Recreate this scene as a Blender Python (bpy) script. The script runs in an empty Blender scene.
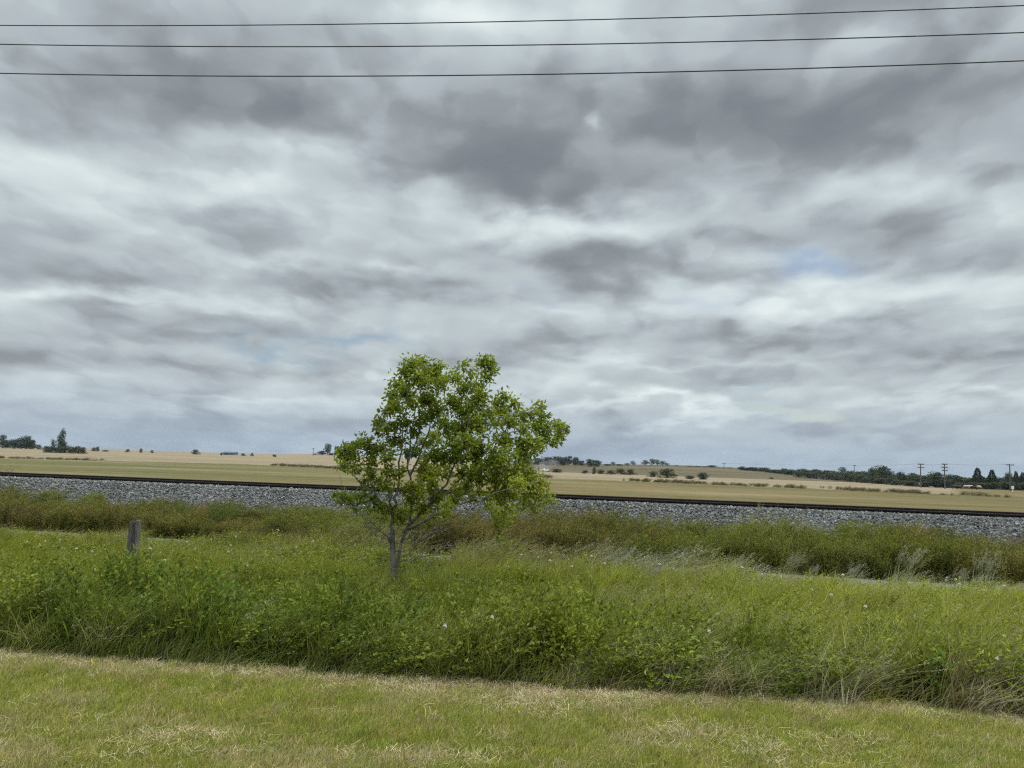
import bpy, math, random
import numpy as np
from mathutils import Matrix, Vector

random.seed(7)
RNG = np.random.default_rng(11)
C = bpy.context.scene.collection
SC = bpy.context.scene
PI = math.pi

# ------------------------------------------------------------------ camera
EYE = 1.9
FPX = 770.0
PITCH = math.atan(78.5 / FPX)
ROLL = 0.032
CX, CY = 512.0, 384.0
Fv = np.array([0, math.cos(PITCH), math.sin(PITCH)])
U0 = np.array([0, -math.sin(PITCH), math.cos(PITCH)])
X0 = np.array([1.0, 0, 0])
Rv = X0 * math.cos(ROLL) + U0 * math.sin(ROLL)
Uv = U0 * math.cos(ROLL) - X0 * math.sin(ROLL)

def ray(px, py):
    return Fv + Rv * (px - CX) / FPX - Uv * (py - CY) / FPX

def at_depth(px, py, Y):
    """the point of the place at ground distance Y along a line of sight"""
    d = ray(px, py)
    return np.array([0, 0, EYE]) + d * (Y / d[1])

cam = bpy.data.cameras.new("camera")
cam.sensor_width = 36.0
cam.lens = 36.0 * FPX / 1024.0
cam.clip_start = 0.05
cam.clip_end = 30000
camo = bpy.data.objects.new("camera", cam)
C.objects.link(camo)
camo.matrix_world = Matrix(((Rv[0], Uv[0], -Fv[0], 0), (Rv[1], Uv[1], -Fv[1], 0), (Rv[2], Uv[2], -Fv[2], EYE), (0, 0, 0, 1)))
SC.camera = camo

SC.view_settings.view_transform = 'Standard'
SC.view_settings.look = 'None'
SC.view_settings.exposure = 0.5
SC.view_settings.gamma = 1.0
SC.view_settings.use_curve_mapping = False
SC.cycles.filter_width = 1.25
SC.cycles.max_bounces = 4
SC.cycles.diffuse_bounces = 2
SC.cycles.glossy_bounces = 2
SC.cycles.transmission_bounces = 4
SC.cycles.volume_bounces = 0
SC.cycles.use_denoising = False

# ------------------------------------------------------------------ node helper
class E:
    """a socket with arithmetic"""
    def __init__(s, nt, sock): s.nt, s.s = nt, sock
    def _m(s, op, b=None, c=None, rev=False):
        n = s.nt.nodes.new('ShaderNodeMath'); n.operation = op
        ins = [s, b, c]
        if rev: ins = [b, s, c]
        for i, v in enumerate(ins):
            if v is None: continue
            if isinstance(v, E): s.nt.links.new(v.s, n.inputs[i])
            else: n.inputs[i].default_value = float(v)
        return E(s.nt, n.outputs[0])
    def __add__(s, b): return s._m('ADD', b)
    __radd__ = __add__
    def __sub__(s, b): return s._m('SUBTRACT', b)
    def __rsub__(s, b): return s._m('SUBTRACT', b, rev=True)
    def __mul__(s, b): return s._m('MULTIPLY', b)
    __rmul__ = __mul__
    def __truediv__(s, b): return s._m('DIVIDE', b)
    def __rtruediv__(s, b): return s._m('DIVIDE', b, rev=True)
    def __pow__(s, b): return s._m('POWER', b)
    def max(s, b): return s._m('MAXIMUM', b)
    def min(s, b): return s._m('MINIMUM', b)
    def exp(s): return s._m('EXPONENT')
    def clamp(s):
        n = s.nt.nodes.new('ShaderNodeClamp'); s.nt.links.new(s.s, n.inputs[0]); return E(s.nt, n.outputs[0])
    def step(s, a, b):
        n = s.nt.nodes.new('ShaderNodeMapRange'); n.interpolation_type = 'SMOOTHSTEP'
        s.nt.links.new(s.s, n.inputs[0]); n.inputs[1].default_value = a; n.inputs[2].default_value = b
        return E(s.nt, n.outputs[0])

def vec(nt, x, y, z):
    n = nt.nodes.new('ShaderNodeCombineXYZ')
    for i, v in enumerate((x, y, z)):
        if isinstance(v, E): nt.links.new(v.s, n.inputs[i])
        else: n.inputs[i].default_value = float(v)
    return n.outputs[0]

def noise(nt, v, scale, detail=4, rough=0.5, dist=0.0, lac=2.0, dim='3D'):
    n = nt.nodes.new('ShaderNodeTexNoise'); n.noise_dimensions = dim
    if v is not None: nt.links.new(v, n.inputs['Vector'])
    n.inputs['Scale'].default_value = scale; n.inputs['Detail'].default_value = detail
    n.inputs['Roughness'].default_value = rough; n.inputs['Distortion'].default_value = dist
    n.inputs['Lacunarity'].default_value = lac
    return E(nt, n.outputs[0])

def mix(nt, f, a, b, blend='MIX'):
    n = nt.nodes.new('ShaderNodeMix'); n.data_type = 'RGBA'; n.blend_type = blend
    for sock, v in ((n.inputs[0], f), (n.inputs[6], a), (n.inputs[7], b)):
        if isinstance(v, E): nt.links.new(v.s, sock)
        elif isinstance(v, bpy.types.NodeSocket): nt.links.new(v, sock)
        elif isinstance(v, (tuple, list)): sock.default_value = (*v[:3], 1)
        else: sock.default_value = v
    return n.outputs[2]

def ramp(nt, f, stops, interp='LINEAR'):
    n = nt.nodes.new('ShaderNodeValToRGB'); n.color_ramp.interpolation = interp
    cr = n.color_ramp
    while len(cr.elements) < len(stops): cr.elements.new(0.5)
    for e, (p, c) in zip(cr.elements, stops):
        e.position = p; e.color = (*c, 1)
    nt.links.new(f.s, n.inputs[0])
    return n.outputs[0]

# ------------------------------------------------------------------ world: overcast sky
HAZE = 0.00006
SUN_EL, SUN_AZ = math.radians(50), math.radians(75)     # azimuth from +Y towards +X
w = bpy.data.worlds.new("World"); SC.world = w; w.use_nodes = True
nt = w.node_tree; nt.nodes.clear()
tc = nt.nodes.new('ShaderNodeTexCoord')
sp = nt.nodes.new('ShaderNodeSeparateXYZ'); nt.links.new(tc.outputs['Generated'], sp.inputs[0])
dx, dy, dz = (E(nt, sp.outputs[i]) for i in range(3))
zc = dz.max(0.0) + 0.20
px_, py_ = dx / zc, dy / zc
P = vec(nt, px_, py_, 0.0)
# cloud deck on a plane overhead
def V3(x, y): return vec(nt, x, y, 0.0)
def N2(v, sc, det, rough=0.5): return noise(nt, v, sc, det, rough, dim='2D')
# heaps of cloud that shrink towards the horizon
zb = dz.max(0.0) + 0.22
az = dx._m('ARCTAN2', dy)
pa_ = az / (dz.max(0.0) + 0.16) ** 0.4 * 1.3
pb2 = zb._m('LOGARITHM', math.e) * 1.95
P = V3(pa_, pb2)
warp = N2(P, 1.8, 3) - 0.5
warp2 = N2(V3(pa_ + 5.2, pb2 + 1.3), 1.8, 3) - 0.5
wf = N2(P, 7.0, 4, .55) - 0.5
wf2 = N2(V3(pa_ + 2.9, pb2 + 8.1), 7.0, 4, .55) - 0.5
qx, qy = pa_ + warp * 0.16 + wf * 0.085, pb2 + warp2 * 0.16 + wf2 * 0.085
def billow(x, y, sc, det):
    """cauliflower heads: rounded cells of falling size"""
    v = nt.nodes.new('ShaderNodeTexVoronoi'); v.voronoi_dimensions = '2D'; v.feature = 'SMOOTH_F1'; v.inputs['Smoothness'].default_value = 0.6
    v.inputs['Scale'].default_value = sc; v.inputs['Detail'].default_value = det; v.inputs['Roughness'].default_value = 0.5
    v.normalize = True
    nt.links.new(V3(x, y), v.inputs['Vector']); return 1.0 - E(nt, v.outputs['Distance'])
n1 = N2(V3(qx, qy), 2.3, 6, 0.47)
relief = n1 - N2(V3(qx - 0.03, qy + 0.09), 2.3, 6, 0.47)
bl1 = billow(qx, qy, 3.3, 2)
puff = bl1 - billow(qx - 0.02, qy + 0.06, 3.3, 2)
n3 = N2(V3(qx + 3.1, qy), 6.0, 5, 0.55)
# large cloud masses, by direction in front
inv = 1.0 / dy.max(0.05)
uu = dx * inv + (N2(V3(pa_ + 1.7, pb2), 3.2, 5, .5) - 0.5) * 0.20
vv = dz * inv + (N2(V3(pa_ + 7.3, pb2 + 2.1), 3.2, 5, .5) - 0.5) * 0.11
UV = vec(nt, uu, vv, 0.0)
def blob(prev, px, py, rx, ry, a):
    d = ray(px, py); u, v = d[0] / d[1], d[2] / d[1]
    k = math.sqrt(.7)
    ma = nt.nodes.new('ShaderNodeVectorMath'); ma.operation = 'MULTIPLY_ADD'; nt.links.new(UV, ma.inputs[0])
    ma.inputs[1].default_value = (k * FPX / rx, k * FPX / ry, 0); ma.inputs[2].default_value = (-u * k * FPX / rx, -v * k * FPX / ry, 0)
    dp = nt.nodes.new('ShaderNodeVectorMath'); dp.operation = 'DOT_PRODUCT'; nt.links.new(ma.outputs[0], dp.inputs[0]); nt.links.new(ma.outputs[0], dp.inputs[1])
    g = (E(nt, dp.outputs['Value']) * -1.0).exp()
    m = nt.nodes.new('ShaderNodeMath'); m.operation = 'MULTIPLY_ADD'; nt.links.new(g.s, m.inputs[0]); m.inputs[1].default_value = a
    if prev is not None: nt.links.new(prev.s, m.inputs[2])
    else: m.inputs[2].default_value = 0.0
    return E(nt, m.outputs[0])
BLOBS = [  # px, py, rx, ry, amplitude
    (190, 112, 150, 26, -.34), (250, 50, 130, 45, -.27), (60, 90, 70, 40, -.18),
    (490, 165, 85, 34, -.30), (640, 125, 150, 60, -.29), (560, 192, 90, 20, -.26), (790, 125, 130, 50, -.26), (960, 90, 120, 60, -.25),
    (700, 185, 90, 20, -.15),
    (90, 266, 130, 13, -.26), (20, 235, 50, 14, -.2), (330, 292, 90, 14, -.22), (220, 330, 110, 12, -.18), (60, 350, 110, 14, -.16),
    (590, 265, 75, 22, -.32), (900, 246, 150, 18, -.32), (780, 332, 130, 13, -.26), (970, 352, 70, 12, -.22), (540, 345, 60, 10, -.12),
    (460, 250, 40, 12, -.15), (430, 300, 60, 10, -.15),
    (460, 18, 90, 24, .30), (600, 30, 90, 30, .12), (30, 25, 40, 20, .04), (1000, 40, 90, 40, -.16),
    (30, 160, 60, 22, .22), (140, 190, 90, 26, .30), (330, 142, 70, 16, .30), (250, 195, 90, 22, .16), (420, 200, 50, 20, .12),
    (570, 222, 75, 15, .36), (800, 190, 110, 18, .22), (960, 190, 90, 24, .22), (700, 215, 60, 14, .2), (582, 127, 9, 8, .3),
    (100, 296, 110, 9, .26), (260, 312, 40, 7, .2), (270, 255, 60, 9, .2), (400, 270, 40, 9, .22), (500, 225, 40, 10, .15),
    (700, 292, 140, 20, .26), (910, 296, 110, 18, .26), (980, 270, 60, 14, .2), (540, 310, 50, 9, .18), (690, 362, 120, 6, .16),
    (600, 405, 90, 5, .2), (720, 412, 110, 5, .2), (960, 405, 90, 6, .2), (420, 375, 90, 5, .16), (250, 405, 130, 4, .15), (60, 405, 100, 5, .08),
]
acc = None
for b_ in BLOBS: acc = blob(acc, *b_)
front = dy.step(0.1, 0.3)
el_fade = dz.step(0.0, 0.10)
lump = (bl1 - 0.62)
crisp = (bl1 + (n1 - 0.5) * 0.6 + acc * front * 0.25).step(0.51, 0.70)
bl2 = billow(qx + 4.7, qy + 2.3, 7.5, 1)
heads = (bl2 + (n1 - 0.5) * 0.8 + acc * front * 0.2).step(0.57, 0.72)
val = 0.455 + (n3 - 0.5) * 0.10 + acc * front * 1.02 + lump * 0.26 + (crisp - 0.5) * 0.15 + (heads - 0.5) * 0.085 + puff * 0.34 + relief * 0.45 + (n1 - 0.5) * 0.22
cloud = ramp(nt, (val * 0.8 + 0.14).clamp(), [(0.0, (0.1978, 0.224, 0.2512)), (0.14, (0.2364, 0.266, 0.2914)), (0.31600000000000006, (0.3069, 0.342, 0.3698)), (0.5, (0.4149, 0.466, 0.4995)), (0.668, (0.5259, 0.598, 0.6281)), (0.8200000000000001, (0.6562, 0.735, 0.7537)), (0.9400000000000001, (0.7913, 0.86, 0.8643))])
# towards the horizon the deck turns blue grey
hz = 1.0 - dz.step(0.005, 0.10)
cloud = mix(nt, hz * 0.62, cloud, (.335, .425, .545))
# holes of blue
sky = nt.nodes.new('ShaderNodeTexSky'); sky.sky_type = 'NISHITA'; sky.sun_disc = False
sky.sun_elevation = SUN_EL; sky.sun_rotation = SUN_AZ
gain = nt.nodes.new('ShaderNodeVectorMath'); gain.operation = 'SCALE'; gain.inputs['Scale'].default_value = 0.10
nt.links.new(sky.outputs[0], gain.inputs[0])
hole = None
for bx, by, rx, ry, a in [(830, 269, 30, 9, .7), (272, 352, 26, 5, .8), (800, 409, 36, 5, 1.0), (365, 341, 42, 7, .75), (700, 300, 30, 8, .25), (520, 300, 20, 6, .2)]:
    hole = blob(hole, bx, by, rx, ry, a)
hole = (hole * front).clamp() * (0.5 + n3)
col = mix(nt, hole.clamp(), cloud, gain.outputs[0])
# overcast sky brightens overhead; extra gain added above the view to light the ground
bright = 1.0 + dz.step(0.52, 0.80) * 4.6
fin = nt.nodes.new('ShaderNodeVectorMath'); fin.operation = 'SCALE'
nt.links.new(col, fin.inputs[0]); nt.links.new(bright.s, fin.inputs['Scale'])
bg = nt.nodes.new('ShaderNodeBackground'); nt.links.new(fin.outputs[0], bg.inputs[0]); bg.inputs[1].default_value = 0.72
wo = nt.nodes.new('ShaderNodeOutputWorld'); nt.links.new(bg.outputs[0], wo.inputs[0])
w.cycles.sampling_method = 'MANUAL'; w.cycles.sample_map_resolution = 256

sun = bpy.data.lights.new("sun", 'SUN'); sun.energy = 1.5; sun.angle = math.radians(12); sun.color = (1, .96, .89)
so = bpy.data.objects.new("sun", sun); C.objects.link(so)
so.rotation_euler = (PI / 2 - SUN_EL, 0, -SUN_AZ + PI)
sd = Vector((math.sin(SUN_AZ) * math.cos(SUN_EL), math.cos(SUN_AZ) * math.cos(SUN_EL), math.sin(SUN_EL)))
so.rotation_euler = sd.to_track_quat('Z', 'Y').to_euler()

# ------------------------------------------------------------------ numpy noise
_perm = np.random.default_rng(3).random((256, 256))
def vnoise(x, y):
    xi, yi = np.floor(x).astype(int), np.floor(y).astype(int)
    fx, fy = x - xi, y - yi
    fx, fy = fx * fx * (3 - 2 * fx), fy * fy * (3 - 2 * fy)
    g = lambda a, b: _perm[a % 256, b % 256]
    return (g(xi, yi) * (1 - fx) + g(xi + 1, yi) * fx) * (1 - fy) + (g(xi, yi + 1) * (1 - fx) + g(xi + 1, yi + 1) * fx) * fy
def fbm(x, y, o=4):
    s, a, t = 0, 1, 0
    for i in range(o):
        s = s + a * vnoise(x * 2 ** i + 17.3 * i, y * 2 ** i + 5.1 * i); t += a; a *= .5
    return s / t
def sstep(x, a, b):
    t = np.clip((x - a) / (b - a), 0, 1); return t * t * (3 - 2 * t)

# ------------------------------------------------------------------ lie of the land
RAIL_Y0, RAIL_T = 23.0, -0.20
def rail_d(x, y): return (y - RAIL_Y0 - RAIL_T * x) / math.sqrt(1 + RAIL_T ** 2)
def lawn_edge(x): return 6.75 - 0.105 * x + 0.22 * (fbm(x * .5 + 40, x * 0 + 3.3, 3) - .5) + 0.20 * (fbm(x * 2.6 + 11, x * 0 + 8.3, 3) - .5)
def path_y(x): return 17.0 - 0.205 * x - 0.012 * np.minimum(x, 0) ** 2 * 0
def ground_z(x, y):
    x = np.asarray(x, float); y = np.asarray(y, float)
    e = y - lawn_edge(np.clip(x, -40, 40))
    z = -0.30 * sstep(e, 0.0, 1.6)
    d = rail_d(x, y)
    z = z - 2.2 * sstep(d, 3.0, 75)
    z = z + 0.03 * (fbm(x * .7, y * .7, 2) - .5) * (np.abs(y) < 60)
    # low rises far off
    a = x / np.maximum(y, 1.0)
    z = z + 6.6 * np.exp(-((a - .235) / .17) ** 2) * sstep(y, 400, 700)
    z = z + 2.2 * np.exp(-((a + .06) / .16) ** 2) * sstep(y, 430, 700)
    z = z + 2.6 * np.exp(-((a + .245) / .05) ** 2) * sstep(y, 560, 680)
    z = z + 3.1 * sstep(y, 270, 540) * sstep(a, -.03, -.22)
    z = z + 2.0 * sstep(y, 600, 1400)
    return z

# ------------------------------------------------------------------ mesh helpers
class MB:
    def __init__(s): s.v, s.f, s.n, s.a = [], [], 0, []
    def add(s, v, f, a=None):
        v = np.asarray(v, float).reshape(-1, 3)
        s.v.append(v)
        s.f.extend([[i + s.n for i in q] for q in f] if not isinstance(f, np.ndarray) else (f + s.n).tolist())
        s.a.append(np.full(len(v), 1.0) if a is None else np.broadcast_to(np.asarray(a, float), (len(v),)))
        s.n += len(v)
    def box(s, c, size, rz=0):
        x, y, z = [k / 2 for k in size]
        v = np.array([(-x, -y, -z), (x, -y, -z), (x, y, -z), (-x, y, -z), (-x, -y, z), (x, -y, z), (x, y, z), (-x, y, z)])
        if rz:
            cr, sr = math.cos(rz), math.sin(rz); v = np.stack([v[:, 0] * cr - v[:, 1] * sr, v[:, 0] * sr + v[:, 1] * cr, v[:, 2]], 1)
        s.add(v + np.array(c), [(0, 3, 2, 1), (4, 5, 6, 7), (0, 1, 5, 4), (1, 2, 6, 5), (2, 3, 7, 6), (3, 0, 4, 7)])
    def tube(s, pts, rad, k=7, a=None, cap=True):
        pts = np.asarray(pts, float); n = len(pts); rad = np.broadcast_to(np.asarray(rad, float), (n,))
        t = np.gradient(pts, axis=0); t /= np.linalg.norm(t, axis=1, keepdims=True) + 1e-9
        ref = np.where(np.abs(t[:, 2:3]) > .9, np.array([[1., 0, 0]]), np.array([[0, 0, 1.]]))
        if np.all(np.abs(t[:, 2]) > .5): ref = np.tile(np.array([[1., 0, 0]]), (n, 1))
        b = np.cross(t, ref); b /= np.linalg.norm(b, axis=1, keepdims=True) + 1e-9
        c = np.cross(b, t)
        an = np.arange(k) * 2 * PI / k
        v = pts[:, None] + rad[:, None, None] * (np.cos(an)[None, :, None] * b[:, None] + np.sin(an)[None, :, None] * c[:, None])
        f = [(i * k + j, i * k + (j + 1) % k, (i + 1) * k + (j + 1) % k, (i + 1) * k + j) for i in range(n - 1) for j in range(k)]
        if cap: f += [tuple(range(k))[::-1], tuple((n - 1) * k + j for j in range(k))]
        s.add(v.reshape(-1, 3), f, a)
    def mesh(s, name, m=None, smooth=False):
        me = bpy.data.meshes.new(name)
        me.from_pydata(np.concatenate(s.v).tolist(), [], s.f)
        at = me.attributes.new('v', 'FLOAT', 'POINT'); at.data.foreach_set('value', np.concatenate(s.a).astype(np.float32))
        if m is not None: me.materials.append(m)
        if smooth: me.polygons.foreach_set('use_smooth', [True] * len(me.polygons))
        me.update()
        return me
    def build(s, name, m=None, parent=None, smooth=False):
        o = bpy.data.objects.new(name, s.mesh(name, m, smooth)); C.objects.link(o)
        if parent: o.parent = parent
        return o

def tag(o, label=None, cat=None, group=None, kind=None):
    if label: o['label'] = label
    if cat: o['category'] = cat
    if group: o['group'] = group
    if kind: o['kind'] = kind
    return o
def empty(name, loc, rz=0.0):
    o = bpy.data.objects.new(name, None); C.objects.link(o); o.location = loc; o.rotation_euler = (0, 0, rz); o.empty_display_size = .2
    return o
def copy_tree(o, parent=None):
    c = o.copy(); C.objects.link(c); c.parent = parent
    for ch in list(o.children): copy_tree(ch, c)
    return c

# ------------------------------------------------------------------ materials
def new_mat(name):
    m = bpy.data.materials.new(name); m.use_nodes = True
    m.node_tree.nodes.clear()
    return m, m.node_tree
def out(nt, s):
    o = nt.nodes.new('ShaderNodeOutputMaterial'); nt.links.new(s, o.inputs[0])
def principled(nt, col, rough=.8, spec=.3, metal=0.0, bump=None, bstr=.3, bdist=.01):
    p = nt.nodes.new('ShaderNodeBsdfPrincipled')
    if isinstance(col, bpy.types.NodeSocket): nt.links.new(col, p.inputs['Base Color'])
    else: p.inputs['Base Color'].default_value = (*col, 1)
    if isinstance(rough, E): nt.links.new(rough.s, p.inputs['Roughness'])
    else: p.inputs['Roughness'].default_value = rough
    p.inputs['Specular IOR Level'].default_value = spec; p.inputs['Metallic'].default_value = metal
    if bump is not None:
        b = nt.nodes.new('ShaderNodeBump'); b.inputs['Strength'].default_value = bstr; b.inputs['Distance'].default_value = bdist
        nt.links.new(bump.s, b.inputs['Height']); nt.links.new(b.outputs[0], p.inputs['Normal'])
    return p.outputs[0]
def leaf_shader(nt, col, transl=.35, spec=.25, rough=.55):
    spec *= .5
    p = principled(nt, col, rough, spec)
    t = nt.nodes.new('ShaderNodeBsdfTranslucent')
    tcol = mix(nt, 1.0, col, (1.0, 1.05, .6), 'MULTIPLY')
    nt.links.new(tcol, t.inputs[0])
    mx = nt.nodes.new('ShaderNodeMixShader'); mx.inputs[0].default_value = transl
    nt.links.new(p, mx.inputs[1]); nt.links.new(t.outputs[0], mx.inputs[2])
    return mx.outputs[0]
def attr(nt, name, typ='GEOMETRY', out_='Color'):
    a = nt.nodes.new('ShaderNodeAttribute'); a.attribute_name = name; a.attribute_type = typ
    return a.outputs[out_]
def obj_coord(nt, scale=(1, 1, 1)):
    t = nt.nodes.new('ShaderNodeTexCoord'); m = nt.nodes.new('ShaderNodeMapping'); m.inputs['Scale'].default_value = scale
    nt.links.new(t.outputs['Object'], m.inputs[0]); return m.outputs[0]

def scatter_leaf_mat(name, transl=.35, spec=.25, rough=.6):
    m, nt = new_mat(name)
    c = attr(nt, 'tint', 'INSTANCER')
    v = E(nt, attr(nt, 'v', 'GEOMETRY', 'Fac'))
    g = nt.nodes.new('ShaderNodeVectorMath'); g.operation = 'SCALE'
    nt.links.new(c, g.inputs[0]); nt.links.new(v.s, g.inputs['Scale'])
    out(nt, leaf_shader(nt, g.outputs[0], transl, spec, rough)); return m
M_GRASS = scatter_leaf_mat('grass_blades')
M_STRAW = scatter_leaf_mat('dry_straw', .2, .2, .7)

def solid_scatter_mat(name):
    m, nt = new_mat(name)
    c = attr(nt, 'tint', 'INSTANCER')
    n = noise(nt, obj_coord(nt), 30, 4, .6)
    col = mix(nt, .5, c, ramp(nt, n, [(.3, (.35, .35, .35)), (.7, (.9, .9, .9))]), 'MULTIPLY')
    out(nt, principled(nt, col, .85, .25)); return m
M_STONE = solid_scatter_mat('crushed_stone')

def leaf_mat(name, c1, c2, c3, transl=.4, scale=2.0, spec=.3):
    """leaves of one plant: colour differs from leaf to leaf (attribute v) and from limb to limb"""
    m, nt = new_mat(name)
    v = E(nt, attr(nt, 'v', 'GEOMETRY', 'Fac'))
    n = noise(nt, obj_coord(nt), scale, 3, .5)
    f = (v * .75 + (n - .5) * .9 + .12).clamp()
    out(nt, leaf_shader(nt, ramp(nt, f, [(0, c1), (.5, c2), (1, c3)]), transl, spec, .5)); return m
def plain_mat(name, col, rough=.7, spec=.3, var=.35, scale=8, metal=0.0, stretch=(1, 1, 1), bstr=.4, bdist=.01):
    m, nt = new_mat(name)
    n = noise(nt, obj_coord(nt, stretch), scale, 6, .6)
    a = tuple(k * (1 - var) for k in col); b = tuple(min(1, k * (1 + var)) for k in col)
    out(nt, principled(nt, ramp(nt, n, [(.3, a), (.7, b)]), rough, spec, metal, n, bstr, bdist)); return m

# ------------------------------------------------------------------ scatter (points placed here, copied by geometry nodes)
def scatter(name, pts, rot, scl, idx, tint, sources):
    me = bpy.data.meshes.new(name)
    n = len(pts)
    me.vertices.add(n); me.vertices.foreach_set('co', np.asarray(pts, np.float32).ravel())
    for an, ty, arr in (('rot', 'FLOAT_VECTOR', rot), ('scl', 'FLOAT_VECTOR', scl)):
        a = me.attributes.new(an, ty, 'POINT'); a.data.foreach_set('vector', np.asarray(arr, np.float32).ravel())
    a = me.attributes.new('idx', 'INT', 'POINT'); a.data.foreach_set('value', np.asarray(idx, np.int32))
    t4 = np.concatenate([np.asarray(tint, np.float32), np.ones((n, 1), np.float32)], 1)
    a = me.attributes.new('tint', 'FLOAT_COLOR', 'POINT'); a.data.foreach_set('color', t4.ravel())
    me.update()
    o = bpy.data.objects.new(name, me); C.objects.link(o)
    g = bpy.data.node_groups.new(name + '_nodes', 'GeometryNodeTree')
    g.interface.new_socket('Geometry', in_out='INPUT', socket_type='NodeSocketGeometry')
    g.interface.new_socket('Geometry', in_out='OUTPUT', socket_type='NodeSocketGeometry')
    N, L = g.nodes.new, g.links.new
    gi, go = N('NodeGroupInput'), N('NodeGroupOutput')
    g2i = N('GeometryNodeGeometryToInstance')
    for s_ in reversed(sources):
        oi = N('GeometryNodeObjectInfo'); oi.inputs['Object'].default_value = s_; oi.inputs['As Instance'].default_value = False
        L(oi.outputs['Geometry'], g2i.inputs[0])
    iop = N('GeometryNodeInstanceOnPoints')
    L(gi.outputs[0], iop.inputs['Points']); L(g2i.outputs[0], iop.inputs['Instance'])
    iop.inputs['Pick Instance'].default_value = True
    def na(nm, ty):
        k = N('GeometryNodeInputNamedAttribute'); k.data_type = ty; k.inputs['Name'].default_value = nm; return k.outputs[0]
    L(na('idx', 'INT'), iop.inputs['Instance Index'])
    L(na('scl', 'FLOAT_VECTOR'), iop.inputs['Scale'])
    e2r = N('FunctionNodeEulerToRotation'); L(na('rot', 'FLOAT_VECTOR'), e2r.inputs[0]); L(e2r.outputs[0], iop.inputs['Rotation'])
    L(iop.outputs[0], go.inputs[0])
    md = o.modifiers.new('scatter', 'NODES'); md.node_group = g
    return o
def source(name, mb, m, smooth=False):
    return bpy.data.objects.new(name, mb.mesh(name, m, smooth))

# ------------------------------------------------------------------ plant shapes
def add_blades(mb, n, r, h0, h1, w, bend, wind, seg=4, rng=RNG, centre=(0, 0), v0=.6, v1=1.35):
    a = rng.random(n) * 2 * PI; rr = r * np.sqrt(rng.random(n))
    base = np.stack([centre[0] + np.cos(a) * rr, centre[1] + np.sin(a) * rr, np.zeros(n)], 1)
    h = h0 + (h1 - h0) * rng.random(n)
    b = rng.random(n) * 2 * PI
    ln = bend * (.3 + rng.random(n))
    d = np.stack([np.cos(b) * ln + wind * (.6 + .8 * rng.random(n)), np.sin(b) * ln, np.zeros(n)], 1)
    L = np.linalg.norm(d, axis=1)
    wa = rng.random(n) * PI
    wd = np.stack([np.cos(wa), np.sin(wa), np.zeros(n)], 1)
    ts = np.linspace(0, 1, seg + 1)
    V = []
    for t in ts:
        c = base + d * (h * t ** 1.8)[:, None]
        c[:, 2] = h * t * (1 - .28 * np.minimum(L, 1.6) * t)
        ww = w * (1 - t) ** .6 * (.8 + .4 * min(1, t * 3)) + .0004
        V.append(c - wd * ww / 2); V.append(c + wd * ww / 2)
    V = np.stack(V, 1)                                  # n, 2(seg+1), 3
    k = 2 * (seg + 1)
    f = np.array([(2 * i, 2 * i + 1, 2 * i + 3, 2 * i + 2) for i in range(seg)])
    F = (f[None] + (np.arange(n) * k)[:, None, None]).reshape(-1, 4)
    mb.add(V.reshape(-1, 3), F, np.repeat(v0 + (v1 - v0) * rng.random(n), k))

def add_leaves(mb, pos, d, length, width, rng=RNG, v=None, fold=.25, droop=.15):
    """pointed folded leaves: pos, direction d (unit), arrays"""
    n = len(pos); d = d / (np.linalg.norm(d, axis=1, keepdims=True) + 1e-9)
    r = rng.normal(size=(n, 3)); s = np.cross(d, r); s /= np.linalg.norm(s, axis=1, keepdims=True) + 1e-9
    u = np.cross(s, d)
    length = np.broadcast_to(length, (n,))[:, None]; width = np.broadcast_to(width, (n,))[:, None]
    p0 = pos
    l1 = pos + d * length * .33 - s * width * .5 + u * width * fold
    r1 = pos + d * length * .33 + s * width * .5 + u * width * fold
    l2 = pos + d * length * .7 - s * width * .36 + u * (width * fold * .6 - length * droop * .5)
    r2 = pos + d * length * .7 + s * width * .36 + u * (width * fold * .6 - length * droop * .5)
    tip = pos + d * length - u * length * droop
    V = np.stack([p0, l1, l2, tip, r2, r1], 1).reshape(-1, 3)
    f = np.array([(0, 3, 2, 1), (0, 5, 4, 3)])
    F = (f[None] + (np.arange(n) * 6)[:, None, None]).reshape(-1, 4)
    mb.add(V, F, np.repeat(rng.uniform(.5, 1.45, n) if v is None else v, 6))

def add_stems(mb, n, r, h0, h1, wind, bend, width, rng=RNG, seg=5):
    """thin stems; gives back their sample points for leaves"""
    out_ = []
    for i in range(n):
        a = rng.random() * 2 * PI; rr = r * math.sqrt(rng.random()); h = rng.uniform(h0, h1)
        b = rng.random() * 2 * PI; l = bend * (.3 + rng.random())
        d = np.array([math.cos(b) * l + wind * rng.uniform(.6, 1.4), math.sin(b) * l, 0])
        ts = np.linspace(0, 1, seg + 1)
        p = np.array([math.cos(a) * rr, math.sin(a) * rr, 0]) + d[None] * h * ts[:, None] ** 1.7
        p[:, 2] = h * ts * (1 - .25 * min(1.4, np.linalg.norm(d)) * ts)
        wa = rng.random() * PI; wd = np.array([math.cos(wa), math.sin(wa), 0])
        ww = width * (1 - .7 * ts)
        V = np.stack([p - wd * ww[:, None] / 2, p + wd * ww[:, None] / 2], 1).reshape(-1, 3)
        mb.add(V, [(2 * j, 2 * j + 1, 2 * j + 3, 2 * j + 2) for j in range(seg)], rng.uniform(.7, 1.1))
        out_.append(p)
    return out_
def along(p, t):
    x = t * (len(p) - 1); i = np.minimum(x.astype(int), len(p) - 2); f = (x - i)[:, None]
    return p[i] * (1 - f) + p[i + 1] * f

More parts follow.
